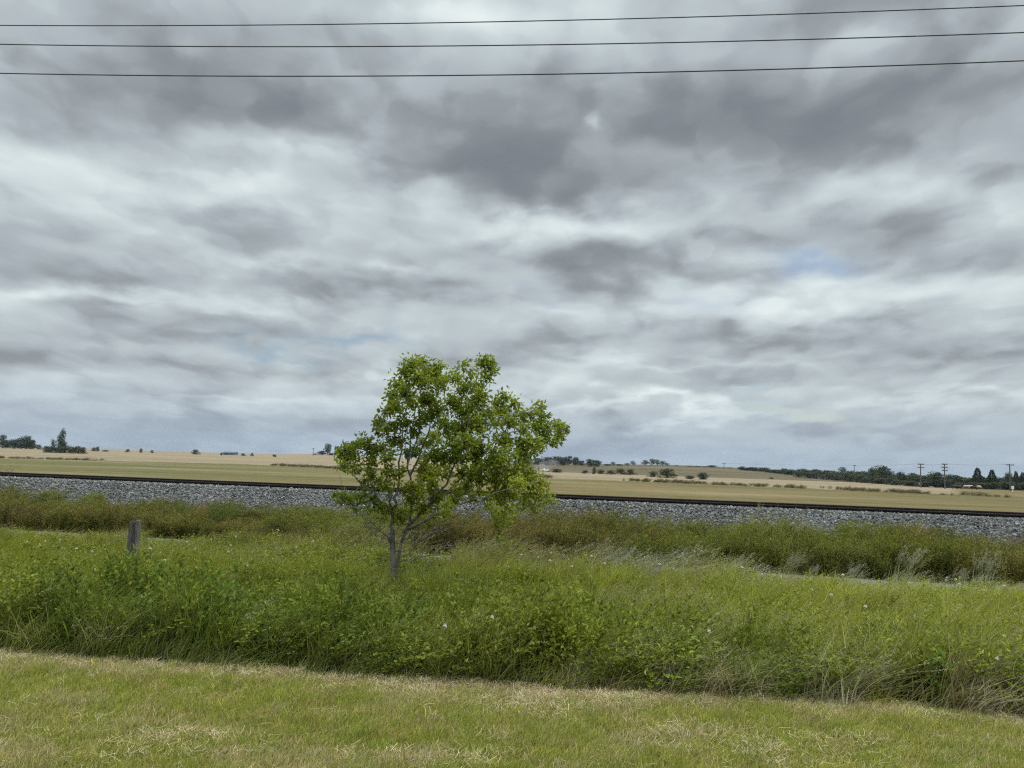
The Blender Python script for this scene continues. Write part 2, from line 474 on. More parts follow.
def src_grass(i, n=46, r=.13, h0=.34, h1=.74, w=.0075, bend=.48, wind=.30):
    mb = MB(); add_blades(mb, n, r, h0, h1, w, bend, wind, 5); return source('grass_source', mb, M_GRASS)
def src_leafy(i, stems=7, h0=.32, h1=.62, leaf=.042, lw=.019, per=28, wind=.3, r=.14, bend=.35):
    mb = MB()
    for p in add_stems(mb, stems, r, h0, h1, wind, bend, .006):
        t = RNG.uniform(.18, 1.0, per); q = along(p, t)
        d = RNG.normal(size=(per, 3)); d[:, 2] = np.abs(d[:, 2]) * .7 + .15; d[:, 0] += wind * .8
        add_leaves(mb, q + RNG.normal(size=(per, 3)) * .012, d, leaf * RNG.uniform(.6, 1.3, per), lw * RNG.uniform(.7, 1.3, per))
    return source('leafy_source', mb, M_GRASS)
def src_stalk(i, stems=9, h0=.55, h1=.95, wind=.55, r=.12, head=18, hl=.14, plume=.02, leaf=.018):
    mb = MB()
    for p in add_stems(mb, stems, r, h0, h1, wind, .2, .004, seg=7):
        L_ = hl / max(.2, np.linalg.norm(p[-1] - p[0]))
        t = RNG.uniform(1 - L_, 1.0, head); q = along(p, t) + RNG.normal(size=(head, 3)) * plume * .5
        d = RNG.normal(size=(head, 3)) * .6 + (p[-1] - p[-2]) / (np.linalg.norm(p[-1] - p[-2]) + 1e-6)
        add_leaves(mb, q, d, leaf * RNG.uniform(.7, 1.4, head), .005, v=RNG.uniform(.9, 1.4, head))
    add_blades(mb, 14, r, .2, .45, .005, .4, wind * .8, 4)
    return source('stalk_source', mb, M_STRAW)
def src_weed(i, stems=12, h0=.6, h1=1.0, per=60, wind=.16, r=.26):
    mb = MB()
    for p in add_stems(mb, stems, r, h0, h1, wind, .3, .009, seg=6):
        t = RNG.uniform(.12, 1.0, per); q = along(p, t)
        d = RNG.normal(size=(per, 3)); d[:, 2] = np.abs(d[:, 2]) * .8 + .5; d[:, 0] += wind
        add_leaves(mb, q + RNG.normal(size=(per, 3)) * np.array([.035, .035, .02]), d, .055 * RNG.uniform(.6, 1.4, per), .013)
    return source('weed_source', mb, M_GRASS)
def src_lawn(i):
    mb = MB(); add_blades(mb, 80, .10, .025, .075, .0042, .5, .25, 3); return source('lawn_source', mb, M_GRASS)
def src_clip(i):
    mb = MB(); n = 16
    for k in range(n):
        a = RNG.random() * 2 * PI; L_ = RNG.uniform(.04, .13); c = RNG.normal(size=2) * .08
        ts = np.linspace(-.5, .5, 5); bend_ = RNG.uniform(-.25, .25)
        p = np.stack([c[0] + math.cos(a) * ts * L_ - math.sin(a) * bend_ * ts ** 2 * L_ * 2, c[1] + math.sin(a) * ts * L_ + math.cos(a) * bend_ * ts ** 2 * L_ * 2,
                      .03 + RNG.uniform(-.01, .03) + RNG.uniform(-.06, .06) * ts], 1)
        wd = np.array([-math.sin(a), math.cos(a), .3]) * .0013
        mb.add(np.stack([p - wd, p + wd], 1).reshape(-1, 3), [(2 * j, 2 * j + 1, 2 * j + 3, 2 * j + 2) for j in range(4)], RNG.uniform(.7, 1.3))
    return source('clipping_source', mb, M_STRAW)

GRASS = [src_grass(i) for i in range(4)]
LEAFY = [src_leafy(i) for i in range(4)]
STALK = [src_stalk(i) for i in range(3)]
WEED = [src_weed(i) for i in range(4)]
LAWN = [src_lawn(i) for i in range(5)]
CLIP = [src_clip(i) for i in range(4)]
SHORT = [src_grass(i, 40, .14, .14, .36, .006, .5, .4) for i in range(2)]

# ------------------------------------------------------------------ the setting: ground sheets
def grid_sheet(name, xs, ys, zf, m, lift=0.0):
    X, Y = np.meshgrid(xs, ys); Z = zf(X, Y) + lift
    v = np.stack([X, Y, Z], 2).reshape(-1, 3); nx, ny = len(xs), len(ys)
    i = np.arange(ny - 1)[:, None] * nx + np.arange(nx - 1)[None]
    f = np.stack([i, i + 1, i + nx + 1, i + nx], 2).reshape(-1, 4)
    mb = MB(); mb.add(v, f); return mb.build(name, m, smooth=True)

m, nt = new_mat('field_ground')
geo = nt.nodes.new('ShaderNodeNewGeometry'); s3 = nt.nodes.new('ShaderNodeSeparateXYZ'); nt.links.new(geo.outputs['Position'], s3.inputs[0])
gx, gy = E(nt, s3.outputs[0]), E(nt, s3.outputs[1])
big = noise(nt, vec(nt, gx * .008, gy * .02, 0.0), 1.0, 5, .55)
fine = noise(nt, vec(nt, gx * .35, gy * .9, 0.0), 1.0, 6, .65)
streak0 = noise(nt, vec(nt, gx * .012, gy * .14, 4.0), 1.0, 5, .6)
mott = noise(nt, vec(nt, gx * .55, gy * .055, 8.0), 1.0, 4, .7)
streak = streak0 * .66 + mott * .34 + (big - .5) * .35
jit = (streak - .5) * 60 + (big - .5) * 50
bnd = gy + gx * .6 + (gx * -1.0 - 110.0).max(0.0) * 1.1 - 256 + jit * .6 + (mott - .5) * 28                         # mown strip / stubble border
straw_lo = bnd.step(-4, 4)
far_edge = (gy - (430 - gx * .27) + jit * .5).step(-8, 8)
side = (gx - gy * .02).step(-60, 20)                        # the stubble runs to the horizon on the left
straw = straw_lo * (1.0 - far_edge * side)
right_end = (gx / gy.max(1.0) - .575 + (streak - .5) * .06).step(-.01, .01)
straw = straw * (1.0 - right_end)
green = ramp(nt, (streak * .55 + big * .30 + fine * .15), [(.36, (0.063, 0.053, 0.018)), (.46, (0.095, 0.076, 0.027)), (.55, (0.128, 0.096, 0.040)), (.66, (0.176, 0.133, 0.064))])
leftg = (gx * -1.0 - 30 + jit * 1.2 + (big - .5) * 160).step(-40, 60)
green = mix(nt, leftg * (0.55 + (streak0 - .5) * 2.2).clamp(), green, ramp(nt, (streak * .5 + fine * .5), [(.36, (.040, .052, .014)), (.47, (.070, .076, .022)), (.56, (.105, .098, .036)), (.66, (.15, .125, .055))]))
strawc = ramp(nt, (streak * .6 + fine * .4), [(.36, (0.108, 0.082, 0.047)), (.48, (0.176, 0.136, 0.082)), (.64, (0.246, 0.195, 0.124))])
hillc = ramp(nt, (streak * .6 + big * .4), [(.38, (0.052, 0.046, 0.021)), (.5, (0.083, 0.065, 0.034)), (.62, (0.117, 0.088, 0.049))])
green = mix(nt, big.step(.50, .62) * 0.4, green, strawc)
colr = mix(nt, straw, green, strawc)
colr = mix(nt, far_edge * side, colr, hillc)
near = 1.0 - gy.step(30, 46)
colr = mix(nt, near, colr, ramp(nt, fine, [(.35, (.05, .045, .018)), (.65, (.11, .09, .04))]))
out(nt, principled(nt, colr, .95, .1, bump=fine, bstr=.5, bdist=.3))
M_FIELD = m
xs = np.concatenate([-np.geomspace(1500, 40, 60), np.linspace(-38, 38, 78), np.geomspace(40, 1500, 60)])
ys = np.concatenate([[-60, -20], np.linspace(-6, 60, 100), np.geomspace(62, 1500, 150)])
g = grid_sheet('ground', xs, ys, ground_z, M_FIELD); tag(g, kind='structure')

# thin air haze over the fields
m, nt = new_mat('air_haze'); pv = nt.nodes.new('ShaderNodeVolumePrincipled'); pv.inputs['Color'].default_value = (.74, .84, .97, 1); pv.inputs['Density'].default_value = HAZE
o_ = nt.nodes.new('ShaderNodeOutputMaterial'); nt.links.new(pv.outputs[0], o_.inputs['Volume'])
mb = MB(); mb.box((0, 720, 6.8), (3100, 1620, 21.6)); hz_ = mb.build('haze', m); tag(hz_, 'thin pale air haze over the fields', 'haze', kind='stuff')

# lawn soil
m, nt = new_mat('lawn_soil')
n = noise(nt, obj_coord(nt), 5, 6, .6)
out(nt, principled(nt, ramp(nt, n, [(.3, (.06, .07, .02)), (.55, (.11, .105, .035)), (.7, (.20, .16, .085))]), .95, .1, bump=n, bstr=.6, bdist=.02))
xs = np.linspace(-14, 14, 90); ts = np.linspace(0, 1, 24)
X = np.tile(xs, (24, 1)); Y = -4 + (lawn_edge(X) + .15 + 4) * ts[:, None]
v = np.stack([X, Y, ground_z(X, Y) + .006], 2).reshape(-1, 3)
i = np.arange(23)[:, None] * 90 + np.arange(89)[None]
mb = MB(); mb.add(v, np.stack([i, i + 1, i + 91, i + 90], 2).reshape(-1, 4)); tag(mb.build('lawn', m, smooth=True), kind='structure')

# gravel service path
m, nt = new_mat('path_gravel')
oc = obj_coord(nt); n = noise(nt, oc, 60, 3, .7); n2_ = noise(nt, oc, 3, 4, .6)
out(nt, principled(nt, ramp(nt, n * .65 + n2_ * .35, [(.3, (.05, .048, .042)), (.5, (.115, .11, .10)), (.68, (.19, .185, .17))]), .95, .15, bump=n, bstr=.8, bdist=.02))
xs = np.linspace(-26, 24, 120); mb = MB(); rows = 9
V = []
for k in range(rows):
    yy = path_y(xs) - .95 + 1.9 * k / (rows - 1) + .12 * (fbm(xs * .8 + k * 0, xs * 0 + (3 if k < 4 else 9), 3) - .5) * (abs(k - 4) / 4)
    V.append(np.stack([xs, yy, ground_z(xs, yy) + .02 + .05 * (1 - (abs(k - 4) / 4) ** 2)], 1))
i = np.arange(rows - 1)[:, None] * 120 + np.arange(119)[None]
mb.add(np.concatenate(V), np.stack([i, i + 1, i + 121, i + 120], 2).reshape(-1, 4)); tag(mb.build('gravel_path', m, smooth=True), kind='structure')

# railway embankment of ballast
RAIL_TOP = 0.97; TIE_TOP = RAIL_TOP - .185; BAL = TIE_TOP + .065
dirx = np.array([1, RAIL_T]) / math.sqrt(1 + RAIL_T ** 2); nrm = np.array([-dirx[1], dirx[0]])
def rail_pt(s, d): return np.array([0, RAIL_Y0]) + np.multiply.outer(s, dirx) + np.multiply.outer(d, nrm)
m, nt = new_mat('ballast_bed')
oc = obj_coord(nt); vo = nt.nodes.new('ShaderNodeTexVoronoi'); nt.links.new(oc, vo.inputs[0]); vo.inputs['Scale'].default_value = 22
vc = nt.nodes.new('ShaderNodeSeparateColor'); nt.links.new(vo.outputs['Color'], vc.inputs[0])
out(nt, principled(nt, ramp(nt, E(nt, vc.outputs[0]), [(0, (.04, .04, .04)), (.6, (.10, .10, .10)), (1, (.22, .22, .22))]), .9, .2, bump=E(nt, vo.outputs['Distance']) * -1.0, bstr=1, bdist=.05))
prof = [(-4.2, -.55), (-2.95, .02), (-1.28, BAL), (-.9, BAL + .01), (-.07, BAL), (.09, TIE_TOP - .01), (1.42, TIE_TOP - .01), (1.56, BAL), (2.4, BAL + .01), (2.75, BAL), (5.6, -.6), (7.5, -1.2)]
ss = np.linspace(-120, 120, 480)
V = []
for d_, z_ in prof:
    pp = rail_pt(ss, np.full_like(ss, d_)); V.append(np.concatenate([pp, (z_ + .05 * (fbm(ss * .9, ss * 0 + d_ * 3, 3) - .5) * (-2.9 < d_ < -.5))[:, None]], 1))
V = np.array(V); np_, ns = len(prof), len(ss)
i = np.arange(np_ - 1)[:, None] * ns + np.arange(ns - 1)[None]
mb = MB(); mb.add(V.reshape(-1, 3), np.stack([i, i + 1, i + ns + 1, i + ns], 2).reshape(-1, 4))
tag(mb.build('ballast_embankment', m), kind='structure')

# loose ballast stones
def stone_src():
    import bmesh
    bm = bmesh.new(); bmesh.ops.create_icosphere(bm, subdivisions=1, radius=.5)
    for v_ in bm.verts: v_.co *= RNG.uniform(.72, 1.2)
    for v_ in bm.verts: v_.co.z *= .75
    mb = MB(); bm.verts.ensure_lookup_table()
    mb.add([v_.co[:] for v_ in bm.verts], [[x.index for x in f_.verts] for f_ in bm.faces]); bm.free()
    return source('stone_source', mb, M_STONE)
STONES = [stone_src() for _ in range(6)]
n = 64000
s_ = RNG.uniform(-24, 22, n); t_ = RNG.random(n) ** 1.0
d_ = -3.4 + 3.28 * t_
z_ = np.interp(d_, [p_[0] for p_ in prof], [p_[1] for p_ in prof]) + RNG.uniform(-.01, .035, n)
pp = rail_pt(0 * s_, 0 * s_) + s_[:, None] * dirx + d_[:, None] * nrm
g_ = np.clip(RNG.lognormal(-1.92, .52, n), .035, .48)
warm = RNG.uniform(-.04, .05, n)
tint = np.stack([g_ * (1 + warm), g_, g_ * (.92 - warm * .6)], 1)
sc_ = (RNG.uniform(.032, .062, n) * (1 + .5 * (RNG.random(n) > .93)))[:, None] * RNG.uniform(.8, 1.2, (n, 3))
st = scatter('ballast_gravel', np.concatenate([pp, z_[:, None]], 1), RNG.uniform(0, 6.28, (n, 3)), sc_, RNG.integers(0, 6, n), tint, STONES)
tag(st, 'crushed grey ballast stones on the railway bank', 'gravel', kind='stuff')

# ------------------------------------------------------------------ railway track
M_RAIL = plain_mat('rusty_rail_steel', (.020, .014, .012), .8, .25, .4, 14, 0.1)
M_TIE = plain_mat('creosoted_timber', (.03, .024, .02), .9, .15, .5, 18, 0, (1, 8, 8))
track = empty('railway_track', (0, RAIL_Y0, TIE_TOP), math.atan(RAIL_T))
tag(track, 'rust brown railway track on top of the grey ballast bank', 'railway track')
rp = [(-.07, 0), (.07, 0), (.07, .012), (.012, .03), (.010, .125), (.036, .14), (.036, .172), (.028, .18), (-.028, .18), (-.036, .172), (-.036, .14), (-.010, .125), (-.012, .03), (-.07, .012)]
for yy in (0, 1.505):
    mb = MB(); k = len(rp)
    V = np.array([[x_, yy + a_, b_ + .006] for x_ in (-120, 120) for a_, b_ in rp])
    mb.add(V, [(j, (j + 1) % k, k + (j + 1) % k, k + j) for j in range(k)] + [tuple(range(k))[::-1], tuple(range(k, 2 * k))])
    mb.build('rail', M_RAIL, track)
mbt = MB(); mbt.box((0, .75, -.11), (.22, 2.6, .22)); tie_me = None
rest = MB()
for k in range(-200, 201):
    if -50 <= k < 50:
        if tie_me is None: tie = mbt.build('sleeper', M_TIE, track); tie_me = tie.data
        else: tie = bpy.data.objects.new('sleeper', tie_me); C.objects.link(tie); tie.parent = track
        tie.location = (k * .56, 0, random.uniform(-.006, 0))
    else: rest.box((k * .56, .75, -.112), (.22, 2.6, .22))
tag(rest.build('sleepers', M_TIE, track), kind='stuff')

# ------------------------------------------------------------------ overhead wires
M_WIRE = plain_mat('weathered_cable', (.05, .05, .055), .6, .3)
for ys_, Z0, lab in (((25.5, 24.6, 22, 14.5, 5.5), 14.2, 'uppermost of the three overhead wires crossing the cloudy sky'),
                     ((44.5, 46, 45.7, 40.5, 32.3), 13.2, 'middle overhead wire of the three crossing the cloudy sky'),
                     ((73.5, 75.5, 75.3, 69.5, 60.6), 12.4, 'lowest of the three overhead wires crossing the cloudy sky')):
    pts = []
    for px, py in zip((0, 256, 512, 768, 1024), ys_):
        d = ray(px, py); dd = d / d[1]
        Yc = Z0 / (1 + .11 * dd[0]); pts.append((dd[0] * Yc, Yc, EYE + dd[2] * Yc))
    pts = np.array(pts); cf = np.polyfit(pts[:, 0], pts[:, 2], 2); cf[0] = max(cf[0], 0)
    xs = np.linspace(-26, 30, 60); zz = np.polyval(cf, xs)
    mb = MB(); mb.tube(np.stack([xs, Z0 - .11 * xs, zz], 1), .0105, 8)
    tag(mb.build('overhead_wire', M_WIRE, smooth=True), lab, 'power line', 'overhead wires across the sky')

# ------------------------------------------------------------------ lawn grass
def tints(n, cols, p, var=.14):
    cols = np.array(cols); i = RNG.choice(len(cols), n, p=np.array(p) / np.sum(p))
    return np.clip(cols[i] * (1 + RNG.normal(size=(n, 1)) * var) * (1 + RNG.normal(size=(n, 3)) * .035), .004, .9)
def up_rot(n, tilt=.12):
    return np.stack([RNG.normal(size=n) * tilt, RNG.normal(size=n) * tilt, RNG.uniform(-.7, .7, n)], 1)
def mixcol(a, b, f): return a * (1 - f[:, None]) + b * f[:, None]

n = 15000
y_ = RNG.uniform(3.6, 7.6, n); x_ = RNG.uniform(-1, 1, n) * (y_ * .72 + .6)
keep = y_ < lawn_edge(x_) + .12; x_, y_ = x_[keep], y_[keep]; n = len(x_)
pn = fbm(x_ * .9, y_ * 2.2, 4); pn2 = fbm(x_ * 2.4 + 30, y_ * 3.1, 3); edge = sstep(lawn_edge(x_) - y_, np.where(x_ < 0, .42, .30), 0) * np.where(x_ < 0, .95, .75)
lg = tints(n, [(0.305, 0.320, 0.054), (0.248, 0.286, 0.049), (0.376, 0.340, 0.101), (0.469, 0.374, 0.182)], [.4, .3, .2, .1])
dry = np.clip(sstep(pn, .57, .72) * .7 + edge * 1.0 + sstep(pn2, .62, .78) * .7, 0, 1)
strawt = tints(n, [(.50, .41, .23), (.42, .33, .17), (.58, .49, .31)], [1, 1, 1])
nearb = sstep(y_, 4.75, 4.35)
lg = mixcol(lg, strawt, np.clip(dry * (RNG.random(n) < .62), 0, 1) * .85)
lg = mixcol(lg, np.tile([[.36, .33, .21]], (n, 1)), nearb * np.where(x_ < -.2, .8, .45))
hs = (.8 + .5 * pn2) * (1 - .35 * edge)
lg *= .97; lg[:, 0] *= 1.04; lg[:, 1] *= 1.01; lg[:, 2] *= 1.2
sc_ = np.stack([np.ones(n), np.ones(n), hs], 1) * RNG.uniform(.85, 1.25, (n, 1))
pts = np.stack([x_, y_, ground_z(x_, y_) + .004], 1)
o = scatter('lawn_grass', pts, up_rot(n), sc_, RNG.integers(0, 5, n), lg, LAWN)
tag(o, 'short mown lawn grass in the foreground', 'grass', kind='stuff')
# dry clippings
n = 9000
y_ = RNG.uniform(3.9, 7.4, n); x_ = RNG.uniform(-1, 1, n) * (y_ * .72 + .5)
for bx, by, br, bn in ((530, 708, .55, 80), (575, 716, .5, 60), (620, 705, .45, 50), (415, 695, .3, 30), (690, 738, .3, 26), (460, 765, .3, 30), (760, 755, .25, 26), (15, 662, .5, 80), (180, 745, .25, 16), (230, 662, .4, 60), (850, 745, .2, 16), (560, 700, .6, 40)):
    dv = ray(bx, by); t = EYE / -dv[2]
    x_ = np.concatenate([x_, dv[0] * t + RNG.normal(size=bn) * br * .5]); y_ = np.concatenate([y_, dv[1] * t + RNG.normal(size=bn) * br * .28])
n = len(x_)
pn = fbm(x_ * .9 + 11, y_ * 2.0 + 4, 4); edge = sstep(np.abs(lawn_edge(x_) - .12 - y_), .4, .05)
blob = np.zeros(n)
for bx, by, br in ((530, 708, .55), (620, 705, .4), (415, 695, .3), (690, 738, .35), (460, 765, .35), (740, 742, .3), (760, 755, .3), (15, 665, .4), (20, 650, .6), (180, 745, .3), (230, 660, .4), (850, 745, .25)):
    dv = ray(bx, by); t = EYE / -dv[2]; qx, qy = dv[0] * t, dv[1] * t
    blob = np.maximum(blob, np.exp(-(((x_ - qx) / br) ** 2 + ((y_ - qy) / (br * .45)) ** 2)))
prob = np.clip(sstep(pn, .56, .75) * .22 + edge * .28 + blob * .65 + .02, 0, 1)
keep = (RNG.random(n) < prob) & (y_ < lawn_edge(x_) + .1); x_, y_ = x_[keep], y_[keep]; n = len(x_)
o = scatter('dry_clippings', np.stack([x_, y_, ground_z(x_, y_) + .02], 1), np.stack([RNG.normal(size=n) * .1, RNG.normal(size=n) * .1, RNG.uniform(0, 6.28, n)], 1),
            np.full((n, 3), .72), RNG.integers(0, 4, n), tints(n, [(.46, .375, .22), (.38, .30, .165), (.52, .44, .28)], [1, 1, 1]), CLIP)
tag(o, 'dry mown clippings lying on the lawn', 'clippings', kind='stuff')

# ------------------------------------------------------------------ tall meadow grass
n = 24000
y_ = RNG.uniform(6, 21.5, n) ; x_ = RNG.uniform(-1, 1, n) * (y_ * .72 + 1.2)
e = y_ - lawn_edge(x_); pd = path_y(x_) - y_
keep = (e > .06) & (pd > np.interp(x_, [-7, -5.5, 3, 4.6], [.35, .1, .1, .45])) & (RNG.random(n) < np.interp(e, [0, 1.5, 4, 12], [1, .95, .62, .5]) * np.where(fbm(x_ * 1.5 + 33, y_ * 1.1 + 12, 3) < .36, .12, 1))
x_, y_, e, pd = x_[keep], y_[keep], e[keep], pd[keep]; n = len(x_)
pa = fbm(x_ * .55 + 3, y_ * .45, 4); pb = fbm(x_ * .9 + 60, y_ * .8 + 9, 3); pc = fbm(x_ * .35 + 5, y_ * .35 + 70, 3); pk = fbm(x_ * 1.7 + 20, y_ * 1.7, 3)
sx = x_ / y_                                            # across the meadow, west to east
# which plant
u = RNG.random(n)
leafy_p = np.clip(.36 + 1.5 * (pb - .5) + .25 * sstep(e, 2.5, .5) - .2 * sstep(sx, .15, .4) * (e < 1.2), .03, .9)
idx = np.where(u < leafy_p, 4 + RNG.integers(0, 4, n), RNG.integers(0, 4, n))
stalk_p = np.clip(.05 + .28 * sstep(pc, .52, .66) * (e > 2) + .55 * sstep(pd, 2.6, .6) * (sx > -.25) + .28 * sstep(e, .55, .15) * (sx > .1), 0, .75)
idx = np.where(RNG.random(n) < stalk_p, 8 + RNG.integers(0, 3, n), idx)
dryt = (e < .85) & (sx > .08) & (RNG.random(n) < .50 * sstep(pb, .45, .58))
idx = np.where(dryt, np.where(RNG.random(n) < .7, RNG.integers(0, 4, n), 8 + RNG.integers(0, 3, n)), idx)
idx = np.where((e < .35) & ~dryt & (RNG.random(n) < .6), 11 + RNG.integers(0, 2, n), idx)
gcol = tints(n, [(0.236, 0.275, 0.027), (0.185, 0.234, 0.024), (0.278, 0.295, 0.037), (0.331, 0.309, 0.064)], [.4, .3, .2, .1])
lush = tints(n, [(0.150, 0.215, 0.022), (0.120, 0.182, 0.022), (0.190, 0.251, 0.027)], [1, 1, 1])
yel = tints(n, [(0.319, 0.344, 0.029), (0.281, 0.317, 0.032), (0.349, 0.350, 0.051)], [1, 1, 1])
gcol = mixcol(gcol, lush, np.clip(sstep(pa, .44, .6) * .8 + .25 * sstep(sx, .0, -.3), 0, 1))
gcol = mixcol(gcol, yel, np.clip(sstep(sx + (pa - .5) * .7, .06, .45) * .75 * sstep(e, .8, 3) + .35 * sstep(e, 3, 6) * sstep(pk, .45, .6), 0, 1))
gcol *= .98; gcol[:, 0] *= .95; gcol[:, 1] *= .85; gcol[:, 2] *= 1.12
gcol[:, 0] = np.minimum(gcol[:, 0], gcol[:, 1] * np.where((idx >= 4) & (idx < 8), .90, 1.0))
rust = tints(n, [(.23, .185, .075), (.20, .17, .07), (.26, .225, .11)], [1, 1, 1])
gcol = mixcol(gcol, rust, np.clip(sstep(pd, 4.2, 1.2) * sstep(sx, .28, .05) * (RNG.random(n) < .8) * (.45 + 1.0 * (pk - .3)) * ~((idx >= 4) & (idx < 8)), 0, .85))
tan = tints(n, [(.25, .215, .115), (.20, .17, .085), (.30, .27, .17)], [1, 1, 1])
edgedry = sstep(e, .95, .1) * np.where(sx > .08, .75, .35)
gcol = mixcol(gcol, tan, np.clip(edgedry * (RNG.random(n) < .75) * ~((idx >= 4) & (idx < 8)), 0, 1))
drc = tints(n, [(.31, .27, .155), (.25, .22, .115), (.37, .33, .22)], [1, 1, 1])
gcol = np.where(dryt[:, None], mixcol(drc, gcol, RNG.uniform(0, .5, n)), gcol)
gcol = np.where((idx >= 8)[:, None] & (idx < 11)[:, None], mixcol(tan, gcol, RNG.uniform(.1, .6, n)), gcol)
grey = tints(n, [(.30, .29, .22), (.25, .25, .17)], [1, 1])
gcol = np.where(((idx >= 8) & (idx < 11) & (pd < 2.2) & (sx > .1) & (RNG.random(n) < .6))[:, None], grey, gcol)
hs = (.30 + 1.05 * pk + .32 * pb) * np.where((idx >= 4) & (idx < 8) & (e < 2.2) & (sx < .15), 1.22, 1) * np.interp(e, [0, .5, 1.2, 3, 7], [.7, 1.0, 1.15, 1.0, .72]) * np.interp(pd, [0, 1.5], [.8, 1]) * (1 + .40 * sstep(pd, 2.0, .6) * np.interp(x_, [-10, -7, -5.5, 3.4, 5], [0, 0, 1, 1, 0])) * (1 - sstep(pd, 3.2, 1.2) * sstep(fbm(x_ * .8 + 21, y_ * .3, 3), .27, .44) * np.interp(x_, [-9, -7.5, -6.5, 3.2, 4.6], [.45, .45, 0, 0, .5]))
hs *= np.where((idx >= 8) & (idx < 11), .8, 1) * np.where(dryt, .75, 1)
sc_ = np.stack([np.ones(n) * 1.12, np.ones(n) * 1.12, hs], 1) * RNG.uniform(.85, 1.2, (n, 1))
o = scatter('tall_grass', np.stack([x_, y_, ground_z(x_, y_) - .01], 1), up_rot(n, .14), sc_, idx, gcol, GRASS + LEAFY + STALK + SHORT)
tag(o, 'tall wind-blown meadow grass and weeds beyond the lawn', 'tall grass', kind='stuff')

# ------------------------------------------------------------------ weeds along the railway bank
n = 7600
x_ = RNG.uniform(-24, 22, n); f_ = RNG.random(n)
lo = path_y(x_) + 1.0; hi = RAIL_Y0 + RAIL_T * x_ - 2.25
y_ = lo + (hi - lo) * f_
zg = np.maximum(ground_z(x_, y_), np.interp(rail_d(x_, y_), [p_[0] for p_ in prof], [p_[1] for p_ in prof], left=-9))
pa = fbm(x_ * .6 + 3, y_ * .6 + 31, 4); pb = fbm(x_ * .25 + 8, y_ * .3, 3); pk = fbm(x_ * 1.3 + 90, y_ * 1.3, 3)
rd = rail_d(x_, y_)
keep = RNG.random(n) < np.interp(rd, [-3.6, -2.9, -2.2], [1, .35, .06]) * np.clip(.35 + 1.3 * fbm(x_ * .35 + 50, y_ * 0 + 1.1, 3), 0, 1) ** np.interp(rd, [-4.2, -3.2], [0, 1]) * np.clip(.55 + 1.2 * pk, 0, 1)
x_, y_, zg, pa, pb, pk, rd, f_ = (k[keep] for k in (x_, y_, zg, pa, pb, pk, rd, f_)); n = len(x_)
idx = np.where(RNG.random(n) < .46, RNG.integers(0, 4, n), np.where(RNG.random(n) < .66, 4 + RNG.integers(0, 4, n), 8 + RNG.integers(0, 3, n)))
wc = tints(n, [(0.156, 0.150, 0.032), (0.186, 0.150, 0.044), (0.120, 0.128, 0.027)], [1, .8, .8])
br = tints(n, [(0.201, 0.138, 0.062), (0.241, 0.178, 0.072), (0.184, 0.155, 0.055)], [1, 1, 1])
gr = tints(n, [(0.175, 0.207, 0.032), (0.150, 0.184, 0.029)], [1, 1])
wc = mixcol(wc, br, sstep(pa, .46, .62) * .48); wc = mixcol(wc, gr, sstep(pb, .5, .66) * .6)
stk = tints(n, [(.22, .185, .095), (.17, .15, .07)], [1, 1])
stk = mixcol(stk, wc, RNG.uniform(0, .6, n))
wc = np.where((idx >= 8)[:, None], stk, wc)
hs = (.42 + .85 * pk) * np.where(idx < 4, 1, 1.15) * np.interp(rd, [-6, -3.4, -2.4], [1.0, .95, .6])
# rises and dips of the weeds along the bank
hs *= np.interp(x_, [-14, -9.5, -6.5, -4, -1.5, 1, 3, 5, 7.2, 9, 14], [.80, .72, .74, .88, .95, 1.05, 1.0, 1.0, 1.05, 1.0, 1.0])
sc_ = np.stack([np.full(n, 1.0), np.full(n, 1.0), hs], 1) * RNG.uniform(.85, 1.2, (n, 1))
o = scatter('bank_weeds', np.stack([x_, y_, zg - .02], 1), up_rot(n, .12), sc_, idx, wc, WEED + GRASS + STALK)
tag(o, 'dense olive and brown weeds along the foot of the railway bank', 'weeds', kind='stuff')

# thin weeds of the field border behind
n = 1100
x_ = RNG.uniform(-200, 130, n); y_ = 256 - .6 * x_ - np.maximum(0, -x_ - 110) * 1.1 + RNG.normal(size=n) * 4
keep = fbm(x_ * .05, y_ * 0 + 2.2, 3) > .40; x_, y_ = x_[keep], y_[keep]; n = len(x_)
o = scatter('field_margin_weeds', np.stack([x_, y_, ground_z(x_, y_) - .05], 1), up_rot(n), np.stack([RNG.uniform(1.5, 5, n), RNG.uniform(1.5, 3.5, n), RNG.uniform(.5, 1.25, n)], 1),
            RNG.integers(0, 4, n), tints(n, [(.10, .085, .035), (.085, .09, .03), (.14, .09, .045)], [1, 1, 1]), WEED)
tag(o, 'low dark weeds along the edge of the stubble field', 'weeds', kind='stuff')

